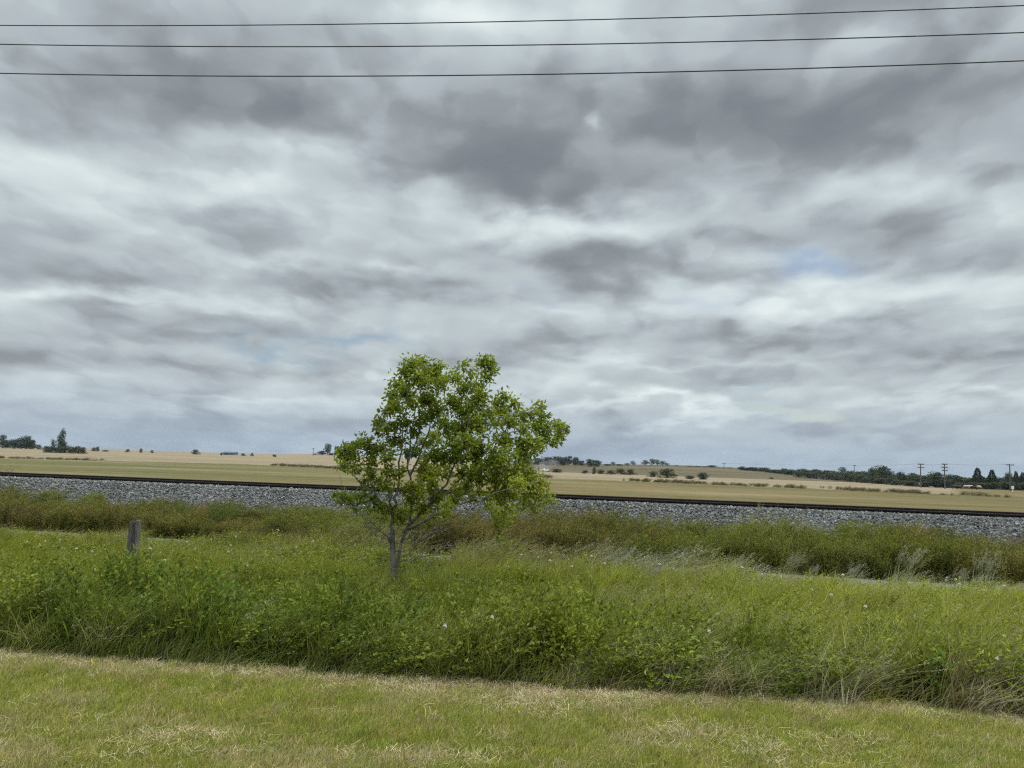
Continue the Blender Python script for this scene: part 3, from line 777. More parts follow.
# ------------------------------------------------------------------ the young tree
M_BARK = plain_mat('grey_bark', (.15, .138, .12), .9, .15, .6, 24, 0, (1, 1, .3), 1.0, .03)
M_TLEAF = leaf_mat('sapling_leaf', (.105, .140, .016), (.208, .248, .027), (.38, .40, .048), .5, 1.6, .35)
TY = 11.5
TRNG = np.random.default_rng(23)
def cp(cx, cy, dy=0.0): return at_depth(320 + cx / 2.954, 340 + cy / 2.954, TY + dy)
tb = cp(215, 700); tgz = float(ground_z(tb[0], TY)); tb = np.array([tb[0], TY, tgz])
tree = empty('tree', tb)
tag(tree, 'young broadleaf tree with thin grey stems and wind-swept crown in the meadow', 'tree')
wood = MB(); skel = []
def limb(pts, r0, r1, n=9, jit=.012, keep=True):
    pts = np.array(pts); m_ = len(pts)
    t = np.linspace(0, 1, m_); tt = np.linspace(0, 1, n)
    q = np.stack([np.interp(tt, t, pts[:, k]) for k in range(3)], 1)
    for _ in range(2): q[1:-1] = q[1:-1] * .5 + (q[:-2] + q[2:]) * .25
    q[1:-1] += TRNG.normal(size=(n - 2, 3)) * jit
    rr = r0 + (r1 - r0) * tt ** .8
    if .0065 < r0 < .05: rr = rr * .64
    wood.tube(q - tb, rr, 7 if r0 > .012 else 5)
    if keep:
        for a_, b_ in zip(q, rr): skel.append((a_, b_))
    return q
limb([tb - np.array([0.01, 0, .1]), cp(217, 655, 0), cp(214, 600, .02), cp(214, 560, 0)], .050, .038, 10, .006)
limb([tb + np.array([0.03, 0.03, -.1]), cp(226, 660, .05), cp(240, 600, .1), cp(254, 560, .12)], .044, .036, 10, .006)
limb([cp(214, 575, .0), cp(212, 550), cp(214, 520, -.05), cp(226, 455, -.1), cp(234, 410, -.12)], .046, .026, 12)
limb([cp(234, 410, -.12), cp(238, 330, -.2), cp(246, 260, -.2), cp(258, 170, -.2), cp(272, 80, -.15)], .026, .007, 14)
limb([cp(250, 572, .11), cp(258, 550, .12), cp(268, 520, .15), cp(270, 455, .2), cp(264, 390, .2), cp(254, 340, .15), cp(268, 270, .1), cp(285, 190, .05)], .048, .007, 16)
limb([cp(266, 400, .2), cp(300, 330, .3), cp(330, 240, .35), cp(345, 140, .3)], .03, .007, 13)
limb([cp(214, 500, -.05), cp(205, 440, -.3), cp(190, 370, -.4), cp(188, 260, -.35)], .024, .007, 11)
limb([cp(234, 412, -.12), cp(262, 360, -.1), (cp(290, 280, 0)), cp(308, 210, .05), cp(305, 130, 0)], .026, .007, 12)
limb([cp(262, 545, .1), cp(330, 480, .4), cp(420, 410, .6), cp(500, 320, .6), cp(560, 250, .5)], .036, .008, 14)
limb([cp(300, 505, .25), cp(380, 420, -.1), cp(430, 300, -.2), cp(440, 180, -.15), cp(470, 100, -.1)], .03, .007, 14)
limb([cp(262, 560, .1), cp(350, 510, -.3), cp(450, 470, -.5), cp(560, 440, -.6), cp(640, 420, -.6)], .03, .007, 13)
limb([cp(540, 280, .5), cp(600, 265, .5), cp(660, 250, .45), cp(715, 265, .4)], .012, .004, 8)
limb([cp(218, 520, -.05), cp(160, 450, -.3), cp(105, 410, -.4), cp(65, 350, -.45)], .022, .006, 10)
limb([cp(210, 600, 0), cp(170, 555, -.3), cp(120, 510, -.4), cp(70, 470, -.4)], .018, .005, 9)
for _ in range(70):                                         # fine dead twigs through the lower crown
    a0 = skel[TRNG.integers(0, len(skel))][0]
    if a0[2] > tgz + 2.1: continue
    e_ = np.array([TRNG.normal() * .18 + .12, TRNG.normal() * .2, TRNG.uniform(.0, .38)])
    limb([a0, a0 + e_ * .5 + TRNG.normal(size=3) * .03, a0 + e_], .005, .002, 6, .01, False)
# bare lower limbs blown to the east
for a_ in ([(245, 640, .02), (300, 590, -.2), (380, 555, -.3), (450, 535, -.35)], [(235, 655, .02), (290, 645, -.3), (350, 625, -.45), (400, 605, -.5)],
           [(250, 600, .05), (300, 560, .3), (350, 500, .45), (420, 470, .5)], [(255, 590, .1), (310, 575, .2), (390, 520, .3), (470, 500, .35)],
           [(225, 625, 0), (275, 600, .4), (330, 560, .6), (370, 480, .7)], [(222, 640, 0), (190, 600, .3), (150, 560, .4), (120, 545, .45)],
           [(260, 560, .1), (330, 540, 0), (400, 480, 0), (430, 420, .1)], [(230, 600, 0), (180, 590, -.2), (130, 530, -.3)]):
    q = limb([cp(*k) for k in a_], .013, .003, 12, .022)
    for k in (3, 4, 5, 6, 7, 8, 9, 10):
        e_ = q[k] + np.array([TRNG.uniform(.05, .3), TRNG.normal() * .12, TRNG.uniform(-.02, .22)])
        limb([q[k], (q[k] + e_) / 2 + TRNG.normal(size=3) * .02, e_], .006, .0025, 5, .006, False)
CLUMPS = [(272, 72, 30), (300, 66, 22), (245, 95, 26), (222, 130, 26), (212, 165, 24), (250, 150, 30), (290, 120, 34), (325, 95, 28), (350, 85, 22), (200, 205, 20), (168, 240, 20), (190, 265, 20), (165, 265, 14),
          (230, 200, 26), (270, 185, 28), (310, 170, 34), (355, 130, 34), (395, 105, 26), (340, 210, 36), (385, 175, 36), (420, 140, 26), (425, 75, 15), (440, 105, 13), (470, 62, 20), (497, 62, 20), (505, 85, 20), (495, 115, 16), (468, 135, 17), (420, 215, 34), (455, 190, 32),
          (480, 160, 26), (490, 215, 30), (520, 185, 26), (545, 165, 24), (570, 182, 22), (535, 215, 28), (560, 235, 26), (515, 240, 22), (450, 245, 30), (410, 265, 34), (370, 250, 34), (300, 235, 22), (345, 290, 32), (395, 310, 32), (440, 300, 34), (475, 265, 24), (470, 320, 30), (505, 330, 24),
          (590, 225, 16), (620, 215, 20), (650, 200, 18), (655, 225, 20), (600, 265, 24), (635, 260, 26), (670, 262, 24), (700, 255, 24), (722, 262, 14), (705, 285, 20), (660, 295, 24), (625, 300, 26), (590, 300, 26), (550, 295, 22), (640, 325, 18), (600, 330, 16), (550, 325, 18), (690, 305, 14), (530, 300, 18),
          (300, 300, 22), (130, 305, 24), (155, 325, 22), (105, 310, 20), (75, 320, 22), (60, 335, 16), (90, 345, 20), (180, 320, 20), (200, 345, 20), (62, 368, 13), (110, 380, 14), (150, 355, 18), (150, 400, 16), (170, 415, 16), (190, 390, 14), (130, 415, 10),
          (235, 300, 15), (258, 335, 13), (238, 385, 12), (214, 300, 15), (282, 330, 17), (250, 240, 20), (275, 270, 18), (225, 255, 17), (248, 440, 11), (200, 450, 10), (215, 395, 12), (190, 430, 12), (300, 455, 14), (260, 475, 11), (120, 460, 14), (150, 470, 14), (200, 505, 13), (270, 505, 13), (310, 500, 14), (345, 515, 14), (310, 385, 20), (265, 430, 14), (400, 440, 18), (430, 430, 20), (320, 345, 26), (355, 345, 26), (385, 350, 24), (300, 370, 20), (340, 385, 24), (420, 345, 26), (300, 410, 18), (285, 440, 16), (330, 420, 22), (370, 390, 22), (460, 355, 24), (450, 395, 24), (410, 390, 20), (490, 370, 24), (530, 360, 26), (560, 345, 20), (520, 395, 26), (470, 420, 20),
          (560, 390, 28), (590, 375, 26), (615, 395, 26), (580, 420, 30), (620, 430, 28), (650, 415, 20), (665, 425, 14), (550, 430, 28), (520, 440, 24), (495, 465, 20), (530, 470, 28), (570, 460, 28), (610, 465, 28), (645, 455, 24), (670, 470, 20), (690, 475, 12), (640, 490, 22), (600, 495, 22), (560, 495, 24), (525, 505, 22), (500, 490, 16), (545, 525, 18), (525, 545, 20), (530, 575, 14), (560, 545, 12), (515, 525, 14),
          (350, 470, 20), (375, 490, 18), (365, 510, 12), (330, 465, 14), (290, 470, 14), (290, 495, 12), (395, 470, 14), (60, 465, 15), (85, 475, 14), (115, 465, 14), (40, 455, 9), (165, 490, 16), (185, 495, 12), (140, 500, 12), (240, 510, 13), (238, 530, 10), (320, 545, 9), (105, 495, 10)]
leaf = MB()
CLUMPS += [(500, 420, 15), (455, 330, 20), (515, 350, 16), (470, 390, 15), (610, 350, 13), (580, 345, 14), (445, 465, 13)]
CENT = []
order = sorted(CLUMPS, key=lambda c: math.hypot(c[0] - 250, c[1] - 480))
for cx_, cy_, rr in order:
    # depth: follow the nearest limb, with a spread that rounds the crown
    pc = cp(cx_, cy_)
    S = np.array([k[0] for k in skel]); R_ = np.array([k[1] for k in skel])
    dxz = np.hypot(S[:, 0] - pc[0], S[:, 2] - pc[2]) + 1.2 * np.maximum(0, S[:, 2] - pc[2] - .05) + .25 * np.abs(S[:, 1] - TY) * 0
    k = int(np.argmin(dxz)); w_ = .75 * math.exp(-((cx_ - 400) / 330) ** 2) * (1 if 60 < cy_ < 520 else .5)
    dyo = float(np.clip((S[k, 1] - TY) * .8 + TRNG.normal() * .55 * w_, -1.0, 1.0))
    pc = cp(cx_, cy_, dyo)
    a0 = S[k]
    mid = (a0 + pc) / 2 + np.array([0, 0, .12 * np.linalg.norm(pc - a0)])
    q = limb([a0, mid, pc], min(.011, R_[k] * .7), .0035, 6, .008)
    rm = rr / 2.954 * TY / FPX
    nt_ = 7
    tips = []
    for j in range(nt_):
        dirn = TRNG.normal(size=3); dirn[0] += .25; dirn /= np.linalg.norm(dirn)
        e_ = pc + dirn * rm * TRNG.uniform(.45, .9)
        limb([pc if j % 2 else q[3], (pc + e_) / 2 + np.array([0, 0, .01]), e_], .0035, .0018, 4, .003, False)
        tips.append(e_)
    nl = int(22 + 3000 * rm * rm * 3.3)
    nl = int(nl * (.55 if (cx_ > 470 and cy_ > 400) else .85 if cx_ > 470 else 1.0))
    ti = TRNG.integers(0, nt_, nl); f_ = TRNG.uniform(.0, 1.1, nl)[:, None]
    CENT.append(pc)
    pos = pc * (1 - f_) + np.array(tips)[ti] * f_ + TRNG.normal(size=(nl, 3)) * rm * .36
    # part of the leaves sit along the twig that leads here and towards the neighbouring sprays
    na = int(nl * .30); tq = TRNG.uniform(.35, 1, na); pos[:na] = along(q, tq) + TRNG.normal(size=(na, 3)) * .035
    if len(CENT) > 4:
        CA = np.array(CENT[:-1]); dn = np.linalg.norm(CA - pc, axis=1); nn = np.argsort(dn)[:3]; nn = nn[dn[nn] < .42]
        if len(nn):
            nb = int(nl * .26); kk = nn[TRNG.integers(0, len(nn), nb)]; fb = TRNG.uniform(.1, .8, nb)[:, None]
            pos[na:na + nb] = pc * (1 - fb) + CA[kk] * fb + TRNG.normal(size=(nb, 3)) * .045
    dv = (pos - pc) / (rm + 1e-6) * .8 + TRNG.normal(size=(nl, 3)) * .75 + np.array([.45, 0, -.2])
    tone = .41 + TRNG.normal() * .09 + .30 * sstep(cy_, 330, 440) * (cx_ > 250) + .08 * sstep(cx_, 350, 600) - .10 * (cx_ < 260) * (cy_ < 320)
    add_leaves(leaf, pos - tb, dv, TRNG.uniform(.038, .086, nl), TRNG.uniform(.020, .044, nl), TRNG, np.clip(tone + TRNG.normal(size=nl) * .17, 0, 1), .2, .2)
wood.build('trunk', M_BARK, tree, True); leaf.build('crown', M_TLEAF, tree)

# ------------------------------------------------------------------ old timber post
M_POST = plain_mat('weathered_grey_timber', (.125, .117, .106), .92, .12, .75, 11, 0, (7, 7, .55), 1.0, .03)
PY_ = 13.0
pb_ = at_depth(131, 566, PY_); pt_ = at_depth(134, 521, PY_)
mb = MB(); k = 11
hgt = pt_[2] + .45
lev = np.linspace(-.45, hgt - .45, 14)
pr = np.array([(-.088, -.07), (-.01, -.075), (.012, -.04), (.03, -.04), (.045, -.074), (.088, -.066), (.092, .06), (.07, .075), (-.06, .078), (-.09, .06), (-.094, -.03)])
V = []
for j, z_ in enumerate(lev):
    s_ = 1.0 - .05 * j / 13; jt = RNG.normal(size=(k, 2)) * .0025
    q = pr * s_ + jt
    ztop = z_ + (q[:, 0] * .12 + RNG.normal(size=k) * .008 if j == 13 else 0)
    V.append(np.stack([q[:, 0] + .035 * (z_ + .45), q[:, 1], np.broadcast_to(ztop, (k,))], 1))
mb.add(np.concatenate(V), [(i * k + j, i * k + (j + 1) % k, (i + 1) * k + (j + 1) % k, (i + 1) * k + j) for i in range(13) for j in range(k)] + [tuple(13 * k + j for j in range(k))])
po = mb.build('fence_post', M_POST); po.scale = (.86, .86, 1.0); po.location = (float(pb_[0]) - .02, PY_, .12); po.location.z = .0
tag(po, 'weathered grey wooden post standing in the meadow left of the young tree', 'post')

# ------------------------------------------------------------------ single plants of the meadow
def own_leaf(name, c, transl=.35): return leaf_mat(name, tuple(k * .6 for k in c), c, tuple(min(.9, k * 1.5) for k in c), transl, 4)
M_WHITE = plain_mat('white_petals', (.66, .65, .54), .7, .2, .08)
M_STEM = own_leaf('flower_stem', (.12, .15, .04))
def hit(px, py, zoff=0.0, y0=4.0, y1=1500.0, default=600.0):
    d = ray(px, py); d = d / d[1]
    Y = y0
    while Y < y1:
        if EYE + d[2] * Y <= float(ground_z(d[0] * Y, Y)) + zoff: return np.array([d[0] * Y, Y, float(ground_z(d[0] * Y, Y))])
        Y *= 1.004
    Y = default; return np.array([d[0] * Y, Y, float(ground_z(d[0] * Y, Y))])
fl = empty('wildflower', (0, 0, 0))
mb = MB(); mb.tube([(0, 0, 0), (.015, 0, .3), (.05, .005, .56)], [.004, .003, .002], 5)
for dx_, dz_ in ((.03, .05), (-.02, .03), (.06, .02)): mb.tube([(.03, 0, .46), (.04 + dx_ * .6, dx_ * .3, .52), (.05 + dx_, dx_ * .5, .55 + dz_ * .4)], [.002, .0015, .001], 4)
mb.build('stem', M_STEM, fl)
mb = MB(); pos = np.array([(.05 + RNG.normal() * .014, RNG.normal() * .014, .565 + RNG.normal() * .008) for _ in range(46)])
add_leaves(mb, pos, np.stack([RNG.normal(size=46), RNG.normal(size=46), np.abs(RNG.normal(size=46)) * .8], 1), .011, .009, v=np.ones(46))
mb.build('flower_head', M_WHITE, fl)
FL = [(38, 549), (45, 543), (58, 540), (145, 551), (164, 563), (183, 546), (190, 551), (228, 547), (221, 551), (18, 546), (75, 549), (100, 552), (146, 572), (193, 574), (250, 570), (205, 538), (234, 538), (272, 530), (345, 527), (300, 548), (318, 544),
      (365, 577), (440, 594), (442, 596), (434, 598), (508, 565), (536, 560), (548, 563), (561, 562), (575, 566), (590, 561), (600, 566), (615, 563), (628, 567), (640, 560), (655, 566), (670, 569), (525, 572), (520, 556), (545, 552),
      (692, 543), (697, 541), (688, 545), (846, 580), (915, 583), (936, 577), (947, 585), (950, 584), (832, 600), (862, 608), (885, 590), (902, 612), (951, 578), (980, 590), (1003, 585), (735, 572), (760, 578), (812, 592),
      (100, 574), (242, 590), (280, 592), (438, 628), (500, 622), (700, 640), (930, 605), (990, 660), (972, 640)]
for i, (px, py) in enumerate(FL):
    o = fl if i == 0 else copy_tree(fl)
    if py < 546 and 680 < px < 700: p_ = hit(px, py, .75)
    else: p_ = hit(px, py, .55)
    o.location = p_; o.rotation_euler = (RNG.normal() * .12, RNG.normal() * .12, RNG.uniform(-.6, .6)); s_ = RNG.uniform(.7, .95) * (.62 if RNG.random() < .55 else 1); o.scale = (s_, s_, RNG.uniform(.95, 1.12))
    tag(o, 'small white wildflower on a thin stem in the tall meadow grass', 'wildflower', 'white wildflowers scattered through the meadow')

def plant_obj(name, mbs, loc, label, cat, group=None, sc=1.0, rz=0.0):
    root = empty(name, loc, rz); root.scale = (sc, sc, sc)
    for pn_, mb_, mt_ in mbs: mb_.build(pn_, mt_, root)
    return tag(root, label, cat, group)
def broadleaf(n=16, h=.5):
    st_, lf = MB(), MB()
    for p in add_stems(st_, 5, .1, h * .6, h, .25, .4, .008):
        t = RNG.uniform(.25, 1, n); q = along(p, t); d = RNG.normal(size=(n, 3)); d[:, 2] = np.abs(d[:, 2]) * .5 + .2; d[:, 0] += .2
        add_leaves(lf, q, d, RNG.uniform(.06, .11, n), RNG.uniform(.025, .042, n), v=RNG.uniform(.2, .9, n), droop=.3)
    return st_, lf
M_BROAD = own_leaf('broad_leaf', (.13, .185, .038))
M_PALEG = own_leaf('grey_green_leaf', (.19, .22, .12))
M_PALE = own_leaf('pale_plume', (.25, .235, .16), .25)
M_BUSH = own_leaf('bushy_weed_leaf', (.085, .125, .022))
M_REED = own_leaf('yellow_green_blade', (.19, .18, .06))
M_BROWN = own_leaf('brown_weed_leaf', (.13, .095, .05))
for px, py, lab, mt_, sc_ in ((207, 650, 'dark broad-leaved weed at the foot of the meadow edge on the left', M_BROAD, 1), (478, 640, 'grey-green broad-leaved weed on the shaded meadow edge below the tree', M_PALEG, .9), (400, 640, 'tall pale-leaved weed in the meadow edge below the tree trunk', M_PALEG, .9),
                              (310, 637, 'dark leafy weed bunch on the meadow edge between post and tree', M_BROAD, 1.1), (752, 640, 'dark leafy weed in the yellow-green meadow below the tall bank grass', M_BROAD, .95), (940, 690, 'broad-leaved weed at the lawn edge near the right side', M_BROAD, 1.05),
                              (945, 625, 'grey-green weed with pale leaves in the right meadow', M_PALEG, .8), (75, 632, 'dark leafy weed on the meadow edge below the wooden post', M_BROAD, .95)):
    st_, lf = broadleaf(h=.5); d = ray(px, py); Yb = 7.2
    for _ in range(6): Yb = float(lawn_edge(np.array(d[0] / d[1] * Yb))) + .28 + (690 - py) * .012
    p_ = np.array([d[0] / d[1] * Yb, Yb, float(ground_z(d[0] / d[1] * Yb, Yb))])
    plant_obj('broadleaf_weed', [('stem', st_, M_STEM), ('leaves', lf, mt_)], p_, lab, 'weed', 'broad-leaved weeds in the meadow', sc_)
def plume(n=26, h0=.5, h1=.78, wind=.45, rad=.2):
    bl, hd = MB(), MB(); add_blades(bl, 60, rad, h0 * .4, h0 * .9, .006, .3, wind * .8, 5)
    for p in add_stems(bl, n, rad, h0, h1, wind, .15, .005, seg=8):
        k_ = 34; t = RNG.uniform(.62, 1, k_); q = along(p, t) + RNG.normal(size=(k_, 3)) * .016
        add_leaves(hd, q, RNG.normal(size=(k_, 3)) * .5 + (p[-1] - p[-2]) / np.linalg.norm(p[-1] - p[-2]), RNG.uniform(.02, .04, k_), .006, v=RNG.uniform(.3, 1, k_))
    return bl, hd
M_BLADE_P = own_leaf('pale_blade', (.24, .24, .13))
for px, py, lab, sc_ in ((955, 586, 'small silvery plumed grass clump between the tallest silvery and the straw-coloured clump', .6), (812, 580, 'smallest plumed grass clump, just right of the leaning one by the path', .5), (785, 582, 'pale plumed grass clump leaning over the gravel path, beside the tall yellow-green bank grass', 1), (900, 588, 'tallest silvery plumed grass clump in front of the gravel path', 1.15), (735, 574, 'short pale plumed grass clump near the end of the gravel path', .8), (985, 590, 'straw-coloured plumed grass clump at the right end of the gravel path', 1.15),
                         (850, 588, 'low green-grey plumed grass clump between the silvery clumps by the path', .75)):
    bl, hd = plume(); plant_obj('plumed_grass_clump', [('blades', bl, M_BLADE_P), ('plumes', hd, M_PALE)], hit(px + RNG.normal() * 1.5, py + RNG.normal() * 1.5), lab, 'grass clump', 'plumed grass clumps beside the gravel path', sc_, RNG.uniform(-.9, .7))
def bushy(h=.95, r=.34, stems=22, per=110):
    st_, lf = MB(), MB()
    for p in add_stems(st_, stems, r * .5, h * .55, h, .12, .5, .01, seg=6):
        t = RNG.uniform(.1, 1, per); q = along(p, t) + RNG.normal(size=(per, 3)) * np.array([.05, .05, .03])
        d = RNG.normal(size=(per, 3)); d[:, 2] = np.abs(d[:, 2]) + .3
        add_leaves(lf, q, d, RNG.uniform(.03, .07, per), .014, v=RNG.uniform(.2, .8, per))
    return st_, lf
for px, py, lab, sc_, mt_ in ((18, 526, 'dense green bushy weed below the ballast at the far left', 1.15, M_BUSH), (178, 532, 'dark rounded bushy weed right of the wooden post', .95, M_BUSH), (216, 538, 'large bright green bushy weed at the path, second right of the post', 1.15, M_BUSH), (250, 536, 'small green bushy weed, third right of the wooden post', .85, M_BUSH)):
    st_, lf = bushy(); plant_obj('bushy_weed', [('stems', st_, M_STEM), ('leaves', lf, mt_)], hit(px, py), lab, 'weed', 'green bushy weeds along the railway bank', sc_)
for px, Yd, lab, sc_ in ((765, 18.2, 'tallest yellow-green grass clump on the bank, reaching over the rail', 1.55), (740, 18.6, 'yellow-green grass clump left of the tallest bank grass', 1.3), (650, 19.0, 'yellow-green grass clump on the bank right of the tree', 1.15), (795, 18.0, 'yellow-green grass clump right of the tallest bank grass', 1.2), (560, 19.4, 'yellow-green grass clump on the bank close to the tree crown', 1.05)):
    bl = MB(); add_blades(bl, 240, .42, .4, .95, .011, .35, .35, 5); hd = MB()
    for p in add_stems(bl, 22, .4, .8, 1.02, .4, .2, .006, seg=7):
        k_ = 16; add_leaves(hd, along(p, RNG.uniform(.75, 1, k_)), RNG.normal(size=(k_, 3)) * .5 + np.array([.4, 0, .8]), .03, .007, v=RNG.uniform(.3, 1, k_))
    q = at_depth(px, 560, Yd); q[2] = float(ground_z(q[0], Yd))
    plant_obj('bank_grass_clump', [('blades', bl, M_REED), ('seed_heads', hd, M_PALE)], q, lab, 'grass clump', 'yellow-green grass clumps on the railway bank', sc_)
st_, lf = bushy(1.0, .3, 9, 50); q = at_depth(4, 470, 28.5); q[2] = .35
plant_obj('brown_weed', [('stems', st_, M_BROWN), ('leaves', lf, M_BROWN)], q, 'brown withered weed standing behind the rail at the left edge', 'weed', None, 1.0)
for px, Yd, lab in ((57, 21.4, 'thin dry weed rising in front of the ballast, left of the wooden post'), (86, 21.6, 'sparse dry weed on the ballast slope above the post')):
    st_, lf = bushy(1.0, .3, 8, 26); q = at_depth(px, 470, Yd); q[2] = -.1
    plant_obj('dry_weed', [('stems', st_, M_REED), ('leaves', lf, M_REED)], q, lab, 'weed', 'dry weeds in front of the ballast', 1.1)

# ------------------------------------------------------------------ far trees
M_FAR = leaf_mat('far_foliage', (.026, .040, .022), (.056, .076, .036), (.095, .118, .052), .15, .5, .15)
M_FARB = leaf_mat('olive_bush_foliage', (.03, .04, .016), (.065, .075, .028), (.11, .11, .04), .15, .6, .15)
M_SPR = leaf_mat('spruce_needles', (.012, .024, .014), (.028, .045, .022), (.05, .07, .03), .1, .5, .1)
M_FTRUNK = plain_mat('dark_bark', (.09, .075, .06), .9, .1)
def far_tree(name, kind, h=10.0, wd=8.0, seed=0):
    """a tree of height h with its crown of leaf sprays; returns its Empty"""
    g = np.random.default_rng(seed); tk, cr = MB(), MB()
    if kind == 'spruce':
        tk.tube([(0, 0, -.3), (0, 0, h * .5), (0, 0, h * .97)], [h * .022, h * .014, .02], 6)
        for lv in np.linspace(.06, .98, 26):
            rad = wd / 2 * (1 - lv) ** .85 * g.uniform(.8, 1.15) + .08; n_ = int(24 + 70 * (1 - lv))
            a = g.random(n_) * 2 * PI; rr = rad * np.sqrt(g.uniform(.1, 1, n_))
            pos = np.stack([np.cos(a) * rr, np.sin(a) * rr, h * lv - rr * .25 + g.normal(size=n_) * .1], 1)
            add_leaves(cr, pos, np.stack([np.cos(a), np.sin(a), np.full(n_, -.25)], 1) + g.normal(size=(n_, 3)) * .3, h * .085, h * .045, g, g.uniform(.1, .9, n_))
        mt = M_SPR
    else:
        top = h; low = {'round': .0, 'bush': -.12, 'airy': .12, 'tall': .12}[kind]
        nl = {'round': 17, 'bush': 13, 'airy': 12, 'tall': 11}[kind]
        tk.tube([(0, 0, -.4), (g.normal() * .1, 0, h * .25), (g.normal() * .3, 0, h * .6), (g.normal() * .3, 0, h * .85)], [h * .028, h * .022, h * .012, h * .004], 6)
        for k in range(nl):
            f = (k + .5) / nl; z_ = h * (low + (1 - low) * (.12 + .78 * f))
            env = math.sin(PI * min(1, max(0.05, (f * .85 + .13)))) ** .6
            if kind == 'bush': env = math.cos(f * PI / 2 * .9) ** .6
            a = g.random() * 2 * PI; off = wd / 2 * env * g.uniform(.15, .72)
            c = np.array([math.cos(a) * off, math.sin(a) * off, z_])
            r = np.array([wd * .24, wd * .24, h * (.17 if kind in ('bush', 'airy') else .12)]) * g.uniform(.75, 1.25) * (.8 if kind == 'airy' else 1)
            tk.tube([(0, 0, min(max(.2, z_ - h * .25), h * .6)), (c[0] * .5, c[1] * .5, z_ - h * .1), tuple(c)], [h * .009, h * .006, .02], 5)
            n_ = 95 if kind != 'airy' else 55
            q = g.normal(size=(n_, 3)); q /= np.linalg.norm(q, axis=1, keepdims=True); q *= g.uniform(.5, 1.08, (n_, 1))
            pos = c + q * r; pos[:, 2] = np.maximum(pos[:, 2], .1)
            add_leaves(cr, pos, q + g.normal(size=(n_, 3)) * .6, h * .055 * g.uniform(.7, 1.3, n_) + .1, h * .034 + .06, g, np.clip(.42 + g.normal() * .12 + g.normal(size=n_) * .2, 0, 1))
        mt = M_FARB if kind == 'bush' else M_FAR
    root = empty(name, (0, 0, 0)); tk.build('trunk', M_FTRUNK, root); cr.build('crown', mt, root); return root
PROT = {}
def place_far(name, kind, px, top, base, wpx, label, cat, group=None, Y=None, var=0):
    p_ = hit(px, base, 0, 60, 1300, Y or 600) if Y is None else None
    if p_ is None:
        d = ray(px, base); d = d / d[1]; p_ = np.array([d[0] * Y, Y, float(ground_z(d[0] * Y, Y))])
    dt = ray(px, top); dt = dt / dt[1]
    H = max(.6, EYE + dt[2] * p_[1] - p_[2]); W = wpx * p_[1] / FPX * {'spruce': 1.9, 'bush': 1.35}.get(kind, 1.3)
    key = (name, kind, var % 4)
    if key not in PROT: o = PROT[key] = far_tree(name, kind, 10, 8, hash_seed(key))
    else: o = copy_tree(PROT[key])
    o.location = p_; o.scale = (W / 8, W / 8, H / 10); o.rotation_euler = (0, 0, RNG.random() * 6.28)
    return tag(o, label, cat, group)
def hash_seed(k): return sum((i + 3) * ord(ch) for i, ch in enumerate(str(k))) % 100000
# the belt of trees on the eastern horizon
LT, GT = 'dark green leafy tree in the dense far tree belt below the power poles', 'trees of the far tree belt'
k = 0
for px in np.arange(838, 1040, 6.2):
    px = px + RNG.uniform(-2, 2)
    base = np.interp(px, [740, 800, 860, 920, 1024], [471, 476, 481, 486, 489.5])
    top = np.interp(px, [740, 790, 815, 840, 866, 880, 895, 910, 935, 960, 1040], [468.5, 470.5, 470, 471.5, 471.5, 469, 473.5, 474, 474.5, 476, 477.5]) + RNG.uniform(-1.2, 1.6)
    place_far('belt_tree', 'round', px, top, base, RNG.uniform(10, 16), LT, 'tree', GT, None, k); k += 1
LS, GS = 'grey-green shrub filling the foot of the far tree belt', 'shrubs at the foot of the far tree belt'
for px in np.arange(800, 1036, 7.5):
    px = px + RNG.uniform(-2.5, 2.5)
    base = np.interp(px, [740, 800, 860, 920, 1024], [472, 477.5, 482.5, 487, 490.5])
    place_far('belt_shrub', 'bush', px, base - RNG.uniform(5, 9), base, RNG.uniform(9, 14), LS, 'shrub', GS, None, k); k += 1
LH, GH = 'small dark tree on the low hill crest, left of the far tree belt', 'trees along the low hill crest'
for px in list(np.arange(742, 838, 4.6)):
    px = px + RNG.uniform(-1.5, 1.5)
    base = np.interp(px, [740, 760, 800, 838], [470, 471.5, 476, 478.5]); top = base - np.interp(px, [740, 775, 800, 838], [2.8, 4, 6.5, 8]) + RNG.uniform(-1, 1.2)
    place_far('crest_tree', 'round', px, top, base, RNG.uniform(6, 10), LH, 'tree', GH, None, k); k += 1
for kind, px, top, base, wd, lab in (
    ('airy', 843, 467.2, 479.5, 12, 'open airy tree standing above the left part of the far tree belt'),
    ('round', 882, 465.6, 483.5, 15, 'tallest broad round tree of the far tree belt'),
    ('round', 873, 467.5, 483.5, 9, 'round tree just left of the tallest broad tree in the belt'),
    ('round', 901.5, 472, 485, 9, 'dark domed tree between the tallest broad tree and the first double-arm pole'),
    ('round', 936, 471.8, 487.5, 14, 'broad domed tree between the two double-arm power poles'),
    ('spruce', 978, 468, 488.5, 8, 'tallest dark spruce rising above the far tree belt'),
    ('spruce', 992.5, 469.7, 489, 7.5, 'second dark spruce above the far tree belt, right of the tallest'),
    ('spruce', 1016.5, 471.2, 489.5, 5, 'narrow dark spruce just right of the single-arm pole'),
    ('spruce', 1023, 472.3, 490, 5.5, 'dark spruce cut by the right edge of the view'),
    ('round', 1009, 472.8, 489.5, 8, 'rounded pale tree behind the single-arm power pole')):
    place_far('belt_tree', kind, px, top, base, wd, lab, 'tree', GT if kind == 'round' else None, None, 1 + int(px) % 3)
